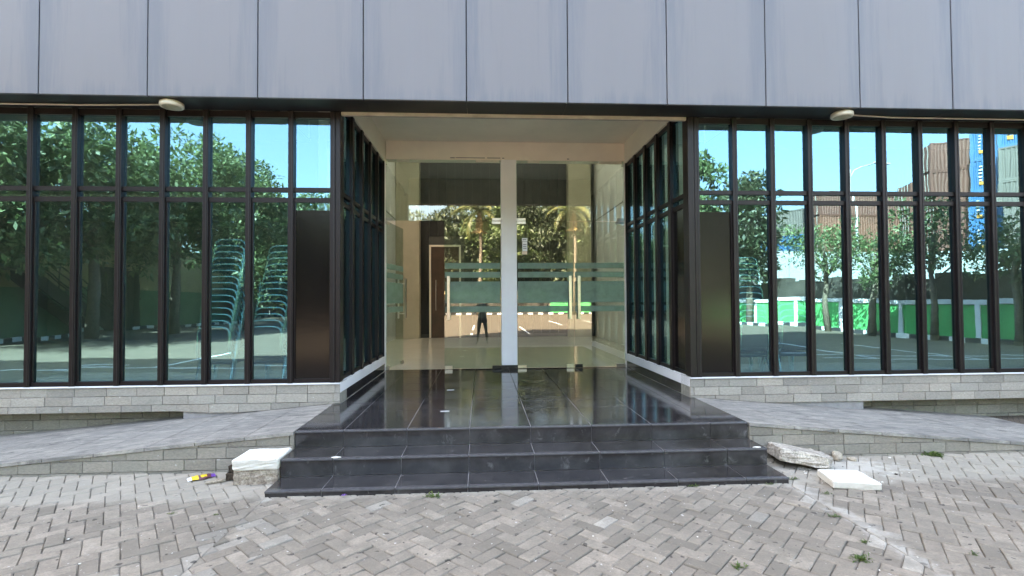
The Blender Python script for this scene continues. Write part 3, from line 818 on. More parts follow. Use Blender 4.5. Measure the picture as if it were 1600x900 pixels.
# side partitions of the lobby (upper part above the rooms, then full walls at the back)
boxp('lobby_wall', -2.95, -2.80, DY + .21, IY + .1, Z3 - .002, 6.98, M['white'], bd)
boxp('lobby_wall', 3.80, 3.95, DY + .21, IY + .1, Z3 - .002, 6.98, M['white'], bd)
boxp('lobby_column', -2.78, -2.03, IY - .35, IY + .11, Z3 - .002, 6.97, M['ochre'], bd)
boxp('lobby_column', 2.86, 3.6, IY - .35, IY + .11, Z3 - .002, 6.97, M['ochre'], bd)
sp = boxp('slatted_wall', -2.02, 2.85, IY + .05, IY + .11, Z3 - .002, 6.97, M['int_gap'], bd)
x = -2.02
while x < 2.8:
    b = min(x + .285, 2.85)
    link('slat', MB().box(x + .008 - .415, b - .008 - .415, -.075, -.034, 3.36 if -1.75 < x < -.85 else .12, 6.1).mesh('slat', M['int_dark']), sp, (0, 0, -3.05 + 0))
    x = b
for ch in sp.children: ch.location.z = -sp.location.z + Z3
idr = link('interior_door', MB().box(-.46, .46, -.02, .02, 0, 3.0).mesh('interior_door', M['int_wood']), bd, (-1.22, IY + .02, Z3))
link('door_frame', MB().box(-.52, -.462, -.06, .03, 0, 3.06).box(.462, .52, -.06, .03, 0, 3.06).box(-.46, .46, -.06, .03, 3.002, 3.06).mesh('door_frame', M['cream'], bevel=.004), idr)
link('handle', MB().tube([(-.30, -.07, .9), (-.30, -.07, 1.9)], .014).tube([(-.30, -.021, 1.0), (-.30, -.07, 1.0)], .01).tube([(-.30, -.021, 1.8), (-.30, -.07, 1.8)], .01).mesh('handle', M['steel']), idr)

# ================================================================== RAMPS
def ramp(label, x_in, x_out, zf, sgn, seed):
    t = thing('access_ramp', label, 'ramp', (0, 0, 0), 0, None)
    yf = 4.985; yb = FY + .26
    n = 9
    xs = [x_in + (x_out - x_in) * k / n for k in range(n + 1)]
    mb = MB()
    a, b = sorted((x_in, x_out)); za, zb = zf(a) - .05, zf(b) - .05
    mb.quadprism([(a, yf + .03, -.1), (b, yf + .03, -.1), (b, yb - .01, -.1), (a, yb - .01, -.1)], [max(za, -.09), max(zb, -.09), max(zb, -.09), max(za, -.09)])
    part('ramp_core', mb, M['stone_grout'], t)
    skew = .35 * sgn
    for k in range(n):
        a0, a1 = sorted((xs[k], xs[k + 1]))
        for q, (ya, yb2) in enumerate(((yf - .012, yf + .44), (yf + .444, yf + .88), (yf + .884, yb))):
            if q and a0 > 90: continue
            off = (.18 if q % 2 else 0) * 0
            c = [(a0 + .004, ya), (a1 - .004, ya), (a1 - .004, yb2), (a0 + .004, yb2)]
            s = MB(); s.quadprism([(p[0], p[1], zf(p[0]) - .03) for p in c], [zf(p[0]) + R_.uniform(-.001, .001) for p in c])
            part('ramp_slab', s, M['slate'], t)
    a, b = sorted((x_in, x_out))
    courses(t, a + .004, b, yf, lambda x: -.02, .333, .105, .30, M['stone_ramp'], seed, zfun_top=lambda x: zf(x) - .031)
    return t
ramp('grey stone ramp sloping down to the left from the steps', XL - .006, -5.85, rampL, -1, 21)
ramp('grey stone ramp sloping down to the right from the steps', XR + .006, 6.78, rampR, 1, 22)

# ================================================================== LAMPS AND CONDUITS
for (x, y, lab) in ((-3.56, 6.06, 'round white bulkhead lamp under the soffit, left of the entrance'), (4.47, 6.05, 'round white bulkhead lamp under the soffit, right of the entrance')):
    t = thing('ceiling_lamp', lab, 'lamp', (x, y, SOF), 0, 'round lamps under the soffit')
    n = 28; mb = MB()
    prof = [(.105, 0), (.122, -.012), (.126, -.045), (.118, -.060), (.098, -.062)]
    v = [(r * math.cos(2 * math.pi * k / n), r * math.sin(2 * math.pi * k / n), z) for r, z in prof for k in range(n)]
    f = [(i * n + k, (i + 1) * n + k, (i + 1) * n + (k + 1) % n, i * n + (k + 1) % n)[::-1] for i in range(len(prof) - 1) for k in range(n)]
    mb.add(v, [q[::-1] for q in f]); part('rim', mb, M['lampbody'], t, True)
    mb = MB(); prof = [(.099, -.0615), (.08, -.068), (.045, -.073), (.0, -.075)]
    v = [(r * math.cos(2 * math.pi * k / n), r * math.sin(2 * math.pi * k / n), z) for r, z in prof[:3] for k in range(n)] + [(0, 0, -.075)]
    f = [(i * n + k, i * n + (k + 1) % n, (i + 1) * n + (k + 1) % n, (i + 1) * n + k)[::-1] for i in range(2) for k in range(n)] + [(2 * n + k, 2 * n + (k + 1) % n, 3 * n)[::-1] for k in range(n)]
    mb.add(v, f); part('diffuser', mb, M['lampglass'], t, True)
for pts, lab in (([(-9, 6.2, SOF - .012), (-5.5, 6.16, SOF - .013), (-4.6, 6.14, SOF - .02), (-3.68, 6.11, SOF - .014)], 'thin white cable clipped along the soffit to the left lamp'),
                 ([(4.59, 6.09, SOF - .014), (5.2, 6.14, SOF - .02), (7, 6.17, SOF - .012), (10, 6.2, SOF - .012)], 'thin white cable clipped along the soffit from the right lamp')):
    tag(part('soffit_cable', MB().tube(pts, .0105, 8), M['cable'], None, True), lab, 'cable', 'cables along the soffit')

# ================================================================== LOOSE STONES AND LITTER
def rough_slab(pts, z0, z1, seed, jit=.006, mat='slab', bev=.008):
    bm = bmesh.new(); r = random.Random(seed)
    n = len(pts); bot = [bm.verts.new((p[0], p[1], z0)) for p in pts]; top = [bm.verts.new((p[0], p[1], z1)) for p in pts]
    bm.faces.new(bot[::-1]); bm.faces.new(top)
    for i in range(n): bm.faces.new((bot[i], bot[(i + 1) % n], top[(i + 1) % n], top[i]))
    bmesh.ops.bevel(bm, geom=bm.edges[:], offset=bev, segments=2, affect='EDGES', profile=.5)
    bmesh.ops.subdivide_edges(bm, edges=[e for e in bm.edges if e.calc_length() > .05], cuts=3, use_grid_fill=True)
    bmesh.ops.triangulate(bm, faces=[f for f in bm.faces if len(f.verts) > 4])
    for v in bm.verts: v.co += Vector((r.uniform(-1, 1), r.uniform(-1, 1), r.uniform(-1, 1))) * jit
    for v in bm.verts: v.co.z = max(v.co.z, z0)
    me = bpy.data.meshes.new('slab'); bm.to_mesh(me); bm.free(); me.materials.append(M[mat]); return me
tag(link('stone_block', rough_slab([(-.185, -.14), (.19, -.14), (.19, .15), (-.185, .15)], 0, .125, 1, .007, 'block'), None, (-1.985, 4.76, 0), (0, 0, .02)),
    'brown pitted stone block on the ground carrying the white slab left of the steps', 'block')
tag(link('white_slab', rough_slab([(-.195, -.16), (.195, -.155), (.20, .185), (-.19, .18)], 0, .098, 2, .004, 'slab', .016), None, (-1.985, 4.765, .126), (0, 0, .015)),
    'white painted slab lying on the brown stone block left of the steps', 'slab')
o = tag(link('old_slab', rough_slab([(-.25, -.20), (.17, -.23), (.25, -.10), (.20, .17), (-.10, .25), (-.25, .20)], 0, .115, 3, .008, 'oldslab', .018), None, (3.04, 4.80, .028), (rad(-5), rad(9), rad(-12))),
    'dirty broken white slab tilted on the paving right of the steps', 'slab')
tag(link('white_slab', rough_slab([(-.185, -.155), (.19, -.165), (.175, .17), (-.165, .165)], 0, .062, 4, .003, 'slab', .010), None, (3.13, 4.27, .004), (0, 0, rad(-10))),
    'clean white rectangular slab lying flat in front of the dirty broken slab', 'slab')
for i, (x, y, sx, sy, sz, lab) in enumerate(((3.27, 4.96, .055, .04, .06, 'small cream stone peeping over the dirty broken slab'), (3.50, 4.90, .075, .05, .055, 'cream stone chunk by the foot of the right ramp wall'), (3.62, 4.86, .05, .03, .025, 'flat pale stone chip beside the cream stone chunk'))):
    o = link('rubble_stone', lump(sx, sy, sz, 30 + i), None, (x, y, .0), (0, 0, i)); o.data.materials.append(M['rubble']); tag(o, lab, 'stone')
for i, (x, y, z, rz, lab) in enumerate(((-2.24, 4.80, 0, .1, 'lower of two sooty broken bricks beside the brown stone block'), (-2.225, 4.83, .062, -.12, 'upper of two sooty broken bricks beside the brown stone block'))):
    tag(link('brick', rough_slab([(-.055, -.06), (.05, -.055), (.055, .06), (-.05, .065)], 0, .06, 60 + i, .005, 'darkbrick', .006), None, (x, y, z), (0, 0, rz)), lab, 'brick')
o = link('rubble_stone', lump(.085, .035, .018, 44), None, (-2.36, 4.70, 0), (0, 0, .5)); o.data.materials.append(M['rubble']); tag(o, 'thin flat brown stone flake beside the snack wrapper', 'stone')
# crumpled snack wrapper
def wrapper():
    nx, ny = 14, 7; v = []; f = []; mi = []
    r = random.Random(5)
    for j in range(ny):
        for i in range(nx):
            u, w = i / (nx - 1), j / (ny - 1)
            z = .028 * math.sin(math.pi * w) * (.35 + .65 * math.sin(math.pi * min(1, max(0, u)))) + r.uniform(0, .007)
            v.append((-.11 + .22 * u, -.045 + .09 * w + .01 * math.sin(u * 9), z))
    for j in range(ny - 1):
        for i in range(nx - 1):
            f.append((j * nx + i, j * nx + i + 1, (j + 1) * nx + i + 1, (j + 1) * nx + i))
            u = i / (nx - 1)
            mi.append(1 if u < .12 else 2 if u < .34 else 3 if (u < .46 or (j % 3 == 0 and u < .8)) else 2 if u < .68 else 3 if u < .8 else 0)
    mb = MB(); mb.v = v; mb.f = f; mb.mi = mi
    return mb.mesh('snack_wrapper', [M['purple'], M['printw'], M['yellow'], M['wrap_brown']], True)
tag(link('snack_wrapper', wrapper(), None, (-2.545, 4.82, .004), (0, 0, rad(38))), 'crumpled yellow and purple snack wrapper by the left ramp wall', 'wrapper')
fl = MB()
for k in range(5):
    a = 2 * math.pi * k / 5; fl.add([(0, 0, .004), (.016 * math.cos(a - .4), .016 * math.sin(a - .4), .018), (.026 * math.cos(a), .026 * math.sin(a), .012), (.016 * math.cos(a + .4), .016 * math.sin(a + .4), .018)], [(0, 1, 2, 3)])
tag(link('fallen_flower', fl.mesh('fallen_flower', M['purple']), None, (-1.13, 4.27, .006)), 'tiny purple fallen flower against the lowest step', 'flower')
# paint chips and crumbs scattered on the paving
#crumb = [lump(.012, .009, .006, 70 + i, .3, 1) for i in range(3)]
#for i, m in enumerate(crumb): m.materials.append(M['slab'] if i != 1 else M['darkbrick'])
cm = MB()
for k in range(110):
    x = R_.uniform(-3.4, 4.6); y = R_.uniform(2.7, 4.95)
    if k < 70: x, y = R_.gauss(3.3, .35), R_.gauss(4.55, .25)
    if XL < x < XR and y > Y1 - .02: continue
    if y > 4.95: continue
    s = R_.uniform(.25, 1.1) * (.007 if k > 16 else .015); a = R_.uniform(0, 6)
    p = [(x + s * math.cos(a + q) * R_.uniform(.6, 1.3), y + s * math.sin(a + q) * R_.uniform(.6, 1.3), .003) for q in (0, 1.5, 3.1, 4.6)]
    cm.quadprism(p, .003 + s * .5, 0 if R_.random() < .75 else 1)
tag(part('stone_crumbs', cm, [M['slab'], M['darkbrick']]), 'white chips and dark crumbs scattered over the paving', 'crumbs', None, 'stuff')

def weed(x, y, s, n, seed, label):
    r = random.Random(seed); mb = MB()
    for k in range(n):
        a = r.uniform(0, 2 * math.pi); L = s * r.uniform(.5, 1.2); w = s * r.uniform(.07, .14); el = r.uniform(.2, 1.1)
        ox, oy = r.gauss(0, s * .55), r.gauss(0, s * .22)
        d = Vector((math.cos(a) * math.cos(el), math.sin(a) * math.cos(el), math.sin(el))); q = Vector((-math.sin(a), math.cos(a), 0)) * w
        p = Vector((ox, oy, -.004)); m1 = p + d * L * .6
        mb.add([p, m1 + q, p + d * L - Vector((0, 0, L * .25)), m1 - q], [(0, 1, 2, 3)])
    return tag(link('weed', mb.mesh('weed', M['weed']), None, (x, y, 0)), label, 'weed', 'weeds in the paving joints')
for i, (x, y, s, n, lab) in enumerate(((-.41, 4.24, .055, 46, 'straggly green weed at the foot of the lowest step, left of centre'), (1.79, 4.31, .035, 34, 'small weed tuft at the foot of the lowest step, right of centre'), (2.47, 4.30, .03, 26, 'tiny weed under the right end of the lowest step'),
        (2.72, 4.40, .04, 36, 'weed tuft at the right corner of the steps'), (4.55, 4.95, .075, 120, 'wide dry weed patch along the foot of the right ramp wall'), (2.79, 4.05, .035, 26, 'weed between pavers in front of the white slab on the right'), (2.58, 3.64, .035, 34, 'weed in the pale seam right of the steps'),
        (2.30, 3.03, .05, 60, 'low weed line in a joint near the bottom right'), (1.52, 3.0, .04, 40, 'weed in a joint near the bottom edge, right of centre'), (2.50, 3.25, .03, 34, 'weed on the pale seam near the bottom right'), (-2.35, 4.05, .025, 26, 'faint weed in a joint left of the steps'), (-2.0, 4.0, .025, 22, 'mossy weed near the pale seam left of the steps'), (3.05, 3.05, .03, 30, 'weed in a joint near the lower right corner'))):
    weed(x, y, s, n, 300 + i, lab)

# ================================================================== STACKED CHAIRS BEHIND THE GLASS
def chair_meshes(fab):
    seat = MB().box(-.21, .21, .03, .45, .42, .47).mesh('seat', fab, False, .02, 2)
    n = 12; pts = []
    for k in range(n + 1):
        a = math.pi * k / n
        c, s = math.cos(a), math.sin(a)
        pts.append((.19 * math.copysign(abs(c) ** .45, c), 0, .76 + .14 * abs(s) ** .55))
    bk = MB(); out = [(p[0] * .95, p[2] - .004) for p in pts] + [(-.18, .56), (.18, .56)]
    m = len(out)
    bk.add([(p[0], -.012, p[1]) for p in out] + [(p[0], .022, p[1]) for p in out], [tuple(range(m)), tuple(range(2 * m - 1, m - 1, -1))] + [(i, m + i, m + (i + 1) % m, (i + 1) % m) for i in range(m)])
    back = bk.mesh('backrest', fab)
    fr = MB().tube([(.215, .10, .44), (.205, .0, .55), (.197, -.004, .70)] + [(p[0] * 1.03, 0, p[2] + .006) for p in pts] + [(-.197, -.004, .70), (-.205, 0, .55), (-.215, .10, .44)], .016, 7)
    frame = fr.mesh('back_frame', M['chrome'], True)
    legs = []
    for sx in (-1, 1):
        for y0, y1 in ((.06, -.05), (.42, .50)):
            legs.append(MB().tube([(sx * .20, y0, .43), (sx * .235, y1, .012)], .011, 6).mesh('leg', M['chrome'], True))
    return seat, back, frame, legs
CH = {k: chair_meshes(M[k]) for k in ('fabric', 'fabric_red')}
ORD = ['lowest', 'second', 'third', 'fourth', 'fifth', 'sixth', 'seventh', 'eighth', 'ninth', 'tenth', 'eleventh', 'twelfth', 'thirteenth', 'fourteenth', 'topmost']
def chair(x, y, z, rz, fab, label, group):
    t = thing('stacking_chair', label, 'chair', (x, y, z), rz, group)
    se, ba, fr, lg = CH[fab]
    link('seat', se, t); link('backrest', ba, t); link('back_frame', fr, t)
    for m in lg: link('leg', m, t)
for (x, y, n, lean, red, where, rz) in ((-3.45, 6.80, 15, .0088, (3, 4), 'stack further left of the entrance', 0.0), (-2.80, 6.82, 14, .013, (3, 4), 'stack nearer left of the entrance', -.05),
                                        (3.74, 6.85, 12, -.006, (), 'tall stack right of the entrance', 0.03), (4.36, 6.9, 5, -.008, (), 'short stack right of the entrance', -.03)):
    for k in range(n):
        nm = 'topmost' if k == n - 1 else ORD[k]
        fab = 'fabric_red' if k in red else 'fabric'
        chair(x + lean * k + R_.gauss(0, .002), y + .012 * k, Z3 + .082 * k, rz + R_.gauss(0, .006), fab,
              f"{'dark red' if k in red else 'dark'} chrome stacking chair, {nm} in the {where}", 'stacked chairs behind the tinted windows')

# ================================================================== TREES (reflected in the glass)
def leaves(centers, radii, per, size, r, droop=.3, aspect=.42):
    n = len(centers) * per
    rs = np.random.RandomState(r.randint(0, 10 ** 6))
    c = np.repeat(np.array(centers), per, 0); rr = np.repeat(np.array(radii), per)
    d = rs.normal(size=(n, 3)); d /= np.linalg.norm(d, axis=1)[:, None]
    c = c + d * (rr * rs.uniform(.35, 1.0, n) ** .6)[:, None] * np.array([1, 1, .75])
    ax = rs.normal(size=(n, 3)) + d * .8; ax[:, 2] -= droop; ax /= np.linalg.norm(ax, axis=1)[:, None]
    up = rs.normal(size=(n, 3)) * .6 + np.array([0, 0, 1.0]); sd = np.cross(ax, up); sd /= np.linalg.norm(sd, axis=1)[:, None] + 1e-6
    L = size * rs.uniform(.6, 1.3, n)[:, None]; W = L * aspect
    v = np.empty((n, 4, 3)); v[:, 0] = c; v[:, 1] = c + ax * L * .5 + sd * W * .5; v[:, 2] = c + ax * L; v[:, 3] = c + ax * L * .5 - sd * W * .5
    return v.reshape(-1, 3)
def leaf_mesh(name, v, mat):
    n = len(v) // 4; me = bpy.data.meshes.new(name)
    me.vertices.add(len(v)); me.vertices.foreach_set('co', v.ravel())
    me.loops.add(4 * n); me.loops.foreach_set('vertex_index', np.arange(4 * n, dtype=np.int32))
    me.polygons.add(n); me.polygons.foreach_set('loop_start', np.arange(0, 4 * n, 4, dtype=np.int32))
    me.polygons.foreach_set('loop_total', np.full(n, 4, dtype=np.int32))
    me.materials.append(mat); me.update(calc_edges=True); return me
def tree(x, y, h, rx, rz_, base_z, nclump, per, size, mat, seed, label, group, trunk_r=.16, clump_r=.75, lean=(0, 0)):
    r = random.Random(seed)
    t = thing('tree', label, 'tree', (x, y, 0), 0, group)
    cz = (h + base_z) / 2; hz = (h - base_z) / 2
    cs, rad_ = [], []
    for k in range(nclump):
        while True:
            p = Vector((r.uniform(-1, 1), r.uniform(-1, 1), r.uniform(-1, 1)))
            if .25 < p.length < 1: break
        wob = 1 + .25 * math.sin(p.x * 5 + seed) * math.sin(p.z * 4 + seed)
        cs.append((lean[0] + p.x * rx * wob, lean[1] + p.y * rx * wob, cz + p.z * hz * wob)); rad_.append(clump_r * r.uniform(.6, 1.25))
    th = cz + hz * .1
    pts = [(0, 0, -.1), (lean[0] * .2 + r.uniform(-.1, .1), r.uniform(-.1, .1), th * .35), (lean[0] * .6 + r.uniform(-.2, .2), lean[1] * .6, th * .7), (lean[0], lean[1], th)]
    mb = MB().tube(pts, [trunk_r * 1.25, trunk_r, trunk_r * .75, trunk_r * .4], 9)
    for k in range(9):
        tgt = Vector(cs[r.randrange(len(cs))]); f = r.uniform(.3, .8); s0 = Vector(pts[1]).lerp(Vector(pts[3]), f)
        mid = s0.lerp(tgt, .5) + Vector((0, 0, r.uniform(-.2, .3)))
        mb.tube([s0, mid, tgt], [trunk_r * .45, trunk_r * .28, trunk_r * .1], 6)
    part('trunk', mb, M['bark'], t, True)
    link('crown', leaf_mesh('crown', leaves(cs, rad_, per, size, r), M[mat]), t)
    return t
GL, GR_, GB = 'trees along the left side of the lot', 'trees along the green wall', 'trees at the back of the lot'
tree(-18.2, -5.5, 10.3, 3.6, 4, 2.6, 70, 192, .30, 'leaf_a', 1, 'broad leafy tree at the left of the lot, nearest the building', GL, .24, 1.1)
tree(-16.2, -9.6, 9.3, 3.4, 4, 3.0, 66, 192, .30, 'leaf_a', 2, 'dark leafy tree on the left of the lot, second from the building', GL, .2, 1.05)
tree(-16.0, -14.6, 10.2, 3.5, 4, 3.6, 70, 192, .30, 'leaf_a', 3, 'tall leafy tree on the left of the lot, third from the building', GL, .22, 1.1)
tree(-14.3, -19.0, 10.9, 3.1, 4, 3.2, 64, 183, .30, 'leaf_a', 4, 'leafy tree on the left of the lot, fourth from the building', GL, .2, 1.0)
tree(-12.6, -24.5, 9.8, 3.2, 4, 2.6, 60, 183, .30, 'leaf_c', 5, 'lower bushy tree on the left of the lot, farthest from the building', GL, .2, 1.0)
tree(-22.5, -9, 11, 4.2, 4, 4, 60, 100, .48, 'leaf_a', 6, 'big tree behind the ochre wall on the left', GL, .25, 1.2)
tree(-22, -19, 11.2, 4.4, 4, 3, 60, 100, .48, 'leaf_a', 16, 'big tree beyond the left gate', GL, .25, 1.2)
tree(14.3, -20.5, 11.9, 2.1, 4, 3.2, 48, 110, .40, 'leaf_c', 7, 'tall narrow tree at the far end of the right green wall', GR_, .18, .85)
tree(16.1, -17.0, 9.5, 1.35, 4, 2.2, 50, 110, .36, 'leaf_b', 8, 'dense rounded tree against the right green wall', GR_, .18, .85)
tree(16.2, -10.4, 5.3, 1.7, 3, 2.7, 30, 95, .17, 'leaf_c', 9, 'sparse young tree with a crooked trunk by the right green wall', GR_, .12, .55, (-.2, 0))
tree(16.3, -8.0, 4.8, 1.5, 3, 2.0, 30, 110, .17, 'leaf_c', 10, 'young tree with a leaning trunk by the right green wall', GR_, .13, .55, (.35, 0))
tree(16.9, -5.6, 5.2, 1.5, 3, 2.4, 28, 95, .17, 'leaf_c', 11, 'thin young tree by the right green wall, nearer the building', GR_, .11, .55)
tree(17.2, -2.9, 4.3, 1.2, 3, 2.0, 26, 100, .17, 'leaf_c', 12, 'bushy young tree by the right green wall in the shade of the building', GR_, .11, .55)
tree(18.6, -.2, 5.6, 1.7, 3, 2.2, 44, 90, .34, 'leaf_a', 13, 'larger leafy tree at the near end of the right green wall', GR_, .16, .8)
for i, (x, y, h, rx) in enumerate(((-9.5, -42, 9.6, 4.2), (-5.4, -41, 12.2, 3.6), (-1.8, -43, 12.6, 3.4), (2.4, -40.5, 13.0, 3.8), (5.6, -42, 14.2, 3.6), (9.2, -41, 13.4, 3.6), (13.5, -42, 14.5, 4.0), (-15, -41, 8.4, 4.2))):
    tree(x, y, h, rx, 4, 1.0, 95, 150, .50, 'leaf_b' if i % 3 else 'leaf_a', 50 + i, ['spreading low tree at the left end of the back row', 'rounded tree in the back row left of the coconut palm', 'dense tree in the back row right behind the coconut palm', 'thick olive tree in the middle of the back row', 'tall airy tree in the back row, right of the middle', 'olive tree in the back row behind the second palm', 'tallest tree at the right end of the back row', 'low bushy tree in the far left corner of the lot'][i], GB, .24, 1.15)
for i, (x, y, h, rx, lab) in enumerate(((-15.5, -29.5, 9.2, 3.2, 'dark tree in the left rear of the lot, inside the kerb'), (-10.6, -33.5, 8.8, 3.2, 'dark bushy tree in the left rear of the lot, nearer the middle'), (-7, -48, 12, 5, 'far dark tree behind the left half of the back row'), (1, -49, 13.5, 5, 'far dark tree behind the middle of the back row'), (8, -49, 14, 5, 'far dark tree behind the right half of the back row'), (-20, -33, 11, 4.4, 'tall dark tree behind the ochre wall in the left rear'))):
    tree(x, y, h, rx, 4, .6, 80, 130, .52, 'leaf_a', 90 + i, lab, GB, .24, 1.2)
def palm(x, y, h, seed, label):
    r = random.Random(seed); t = thing('palm_tree', label, 'palm', (x, y, 0), 0, 'coconut palms')
    part('trunk', MB().tube([(0, 0, -.1), (.15, .1, h * .3), (.25, 0, h * .65), (.1, 0, h)], [.26, .19, .16, .15], 10), M['bark'], t, True)
    for k in range(17):
        a = 2 * math.pi * k / 17 + r.uniform(-.2, .2); el = r.uniform(-.35, 1.15) if k % 4 else -1.1; L = r.uniform(3.2, 4.3) if k % 4 else 2.6
        d = Vector((math.cos(a), math.sin(a), 0)); pts = []
        z = 0; xx = 0; e = el
        for q in range(11):
            pts.append(Vector((.1, 0, h)) + d * xx + Vector((0, 0, z))); xx += L / 10 * math.cos(e); z += L / 10 * math.sin(e); e -= .19
        mb = MB().tube(pts, [.035 - .0028 * q for q in range(11)], 5)
        sd = Vector((-d.y, d.x, 0))
        for q in range(1, 40):
            u = q / 40 * 9.99; i0 = int(u); p = pts[i0].lerp(pts[min(i0 + 1, 10)], u - i0); tg = (pts[min(i0 + 1, 10)] - pts[i0]).normalized()
            ll = .85 * math.sin(math.pi * (.12 + .8 * q / 40))
            for s in (-1, 1):
                dr = (sd * s * .75 + tg * .55 - Vector((0, 0, .45 + .3 * r.random()))).normalized()
                w = tg * .045
                mb.add([p - w, p + dr * ll * .5 - w * .6, p + dr * ll, p + dr * ll * .5 + w, p + w], [(0, 1, 2, 3, 4)])
        part('frond', mb, M['palm' if k % 4 else 'palm_dead'], t)
palm(-.35, -34, 10.6, 3, 'coconut palm with drooping fronds left of the middle of the back row')
palm(9.6, -35, 11.0, 4, 'coconut palm towards the right end of the back row')

# ================================================================== WALLS AND KERBS ROUND THE LOT
def along(p0, p1, step):
    d = Vector((p1[0] - p0[0], p1[1] - p0[1], 0)); L = d.length; n = max(1, round(L / step)); a = math.atan2(d.y, d.x)
    return [(p0[0] + d.x * k / n, p0[1] + d.y * k / n) for k in range(n)], L / n, a
def green_wall(p0, p1, label):
    pos, L, a = along(p0, p1, 3.0)
    d = Vector((p1[0] - p0[0], p1[1] - p0[1], 0)); Lt = d.length
    t = thing('green_wall', label, 'wall', (p0[0], p0[1], 0), a)
    for k in range(len(pos)):
        part('wall_panel', MB().box(.1, L - .1, -.06, .06, 0, 1.32), M['green'], t, loc=(k * L, 0, 0))
        part('post', MB().box(-.1, .1, -.1, .1, 0, 1.34), M['white'], t, loc=(k * L, 0, 0))
        part('coping', MB().box(-.1, L - .1, -.12, .12, 1.3405, 1.52), M['white'], t, loc=(k * L, 0, 0))
def kerb(p0, p1, label):
    pos, L, a = along(p0, p1, .55)
    t = tag(link('kerb', None, None, (p0[0], p0[1], 0), (0, 0, a)), label, None, None, 'structure')
    mw = MB().box(.006, L - .006, -.08, .08, -.05, .17).mesh('kerb_stone', M['kerb_w'], bevel=.012); mk = MB().box(.006, L - .006, -.08, .08, -.05, .17).mesh('kerb_stone', M['kerb_b'], bevel=.012)
    for k in range(len(pos)): link('kerb_stone', mw if k % 2 else mk, t, (k * L, 0, 0))
wpts = [(18.4, 1.5), (17.7, -8), (16.2, -20), (13.6, -37.6)]
for i, (a, b) in enumerate(zip(wpts, wpts[1:])):
    green_wall(a, b, ['bright green wall with white posts along the right of the lot, stretch nearest the building', 'bright green wall with white posts along the right of the lot, middle stretch', 'bright green wall with white posts along the right of the lot, farthest stretch'][i])
    kerb((a[0] - .75, a[1]), (b[0] - .75, b[1] + (.75 if i == 2 else 0)), ['black and white painted kerb along the right green wall, near stretch', 'black and white painted kerb along the right green wall, middle stretch', 'black and white painted kerb along the right green wall, far stretch'][i])
green_wall((13.4, -37.7), (7.4, -37.7), 'bright green wall with white posts across the back of the lot')
kerb((12.7, -36.9), (-20, -36.9), 'black and white painted kerb across the back of the lot')
kerb((-17.6, -3.0), (-20.4, -15), 'black and white painted kerb along the left of the lot, near stretch')
kerb((-20.4, -15), (-18.6, -36.6), 'black and white painted kerb along the left of the lot, far stretch')
# left: ochre yard wall with a green base, outside stair and gate
for loc, rz, L, lab in (((-21.2, -1, 0), -90, 37.4, 'ochre plastered yard wall with a dull green base on the left of the lot'), ((-21.0, -38.6, 0), 0, 28.2, 'plain ochre plastered wall closing the back of the lot')):
    t = thing('yard_wall', lab, 'wall', loc, rad(rz))
    hh = 5.2 if rz else 2.6
    part('upper_plaster', MB().box(0, L, -.1, .1, 1.6 if not rz else 2.3, hh), M['yard'], t)
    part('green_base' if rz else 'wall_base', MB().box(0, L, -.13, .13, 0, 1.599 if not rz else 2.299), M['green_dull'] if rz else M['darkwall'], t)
t = thing('outdoor_staircase', 'dark steel staircase with pipe railings against the ochre wall', 'staircase', (-20.2, -6.5, 0), rad(-90))
part('landing', MB().box(0, 4.4, -.55, .55, 3.0, 3.35), M['metal_dark'], t)
mb = MB()
for k in range(18):
    mb = mb if mb else MB()
stp = MB().box(-.15, .15, -.5, .5, -.02, .02).mesh('stair_tread', M['metal_dark'])
for k in range(17): link('stair_tread', stp, t, (4.5 + .3 * k, 0, 3.17 - .185 * k))
for s in (-1, 1):
    part('stringer', MB().quadprism([(4.4, s * .52 - .03, 2.6), (9.5, s * .52 - .03, -.35), (9.5, s * .52 + .03, -.35), (4.4, s * .52 + .03, 2.6)], [3.3, .25, .25, 3.3]), M['metal_dark'], t)
    mb = MB()
    for q in (.35, .7, 1.05): mb.tube([(0, s * .5, 3.35 + q), (4.4, s * .5, 3.35 + q), (9.4, s * .5, .3 + q)], .03, 6)
    for x_, z_ in ((.1, 3.35), (2.2, 3.35), (4.4, 3.35), (6.0, 2.35), (7.7, 1.35), (9.4, .3)): mb.tube([(x_, s * .5, z_ - .2), (x_, s * .5, z_ + 1.08)], .03, 6)
    part('railing', mb, M['metal_dark'], t, True)
t = thing('yard_gate', 'dark solid steel gate at the foot of the outdoor staircase', 'gate', (-20.8, -16.4, 0), rad(-90))
for k in range(6): part('gate_board', MB().box(.03 + k * .5, .5 + k * .5, -.03, .03, .1, 3.4), M['metal_dark'], t)
part('gate_frame', MB().box(0, 3.03, .031, .09, .08, .2).box(0, 3.03, .031, .09, 3.3, 3.42).box(0, 3.03, .031, .09, 1.7, 1.82), M['metal_dark'], t)
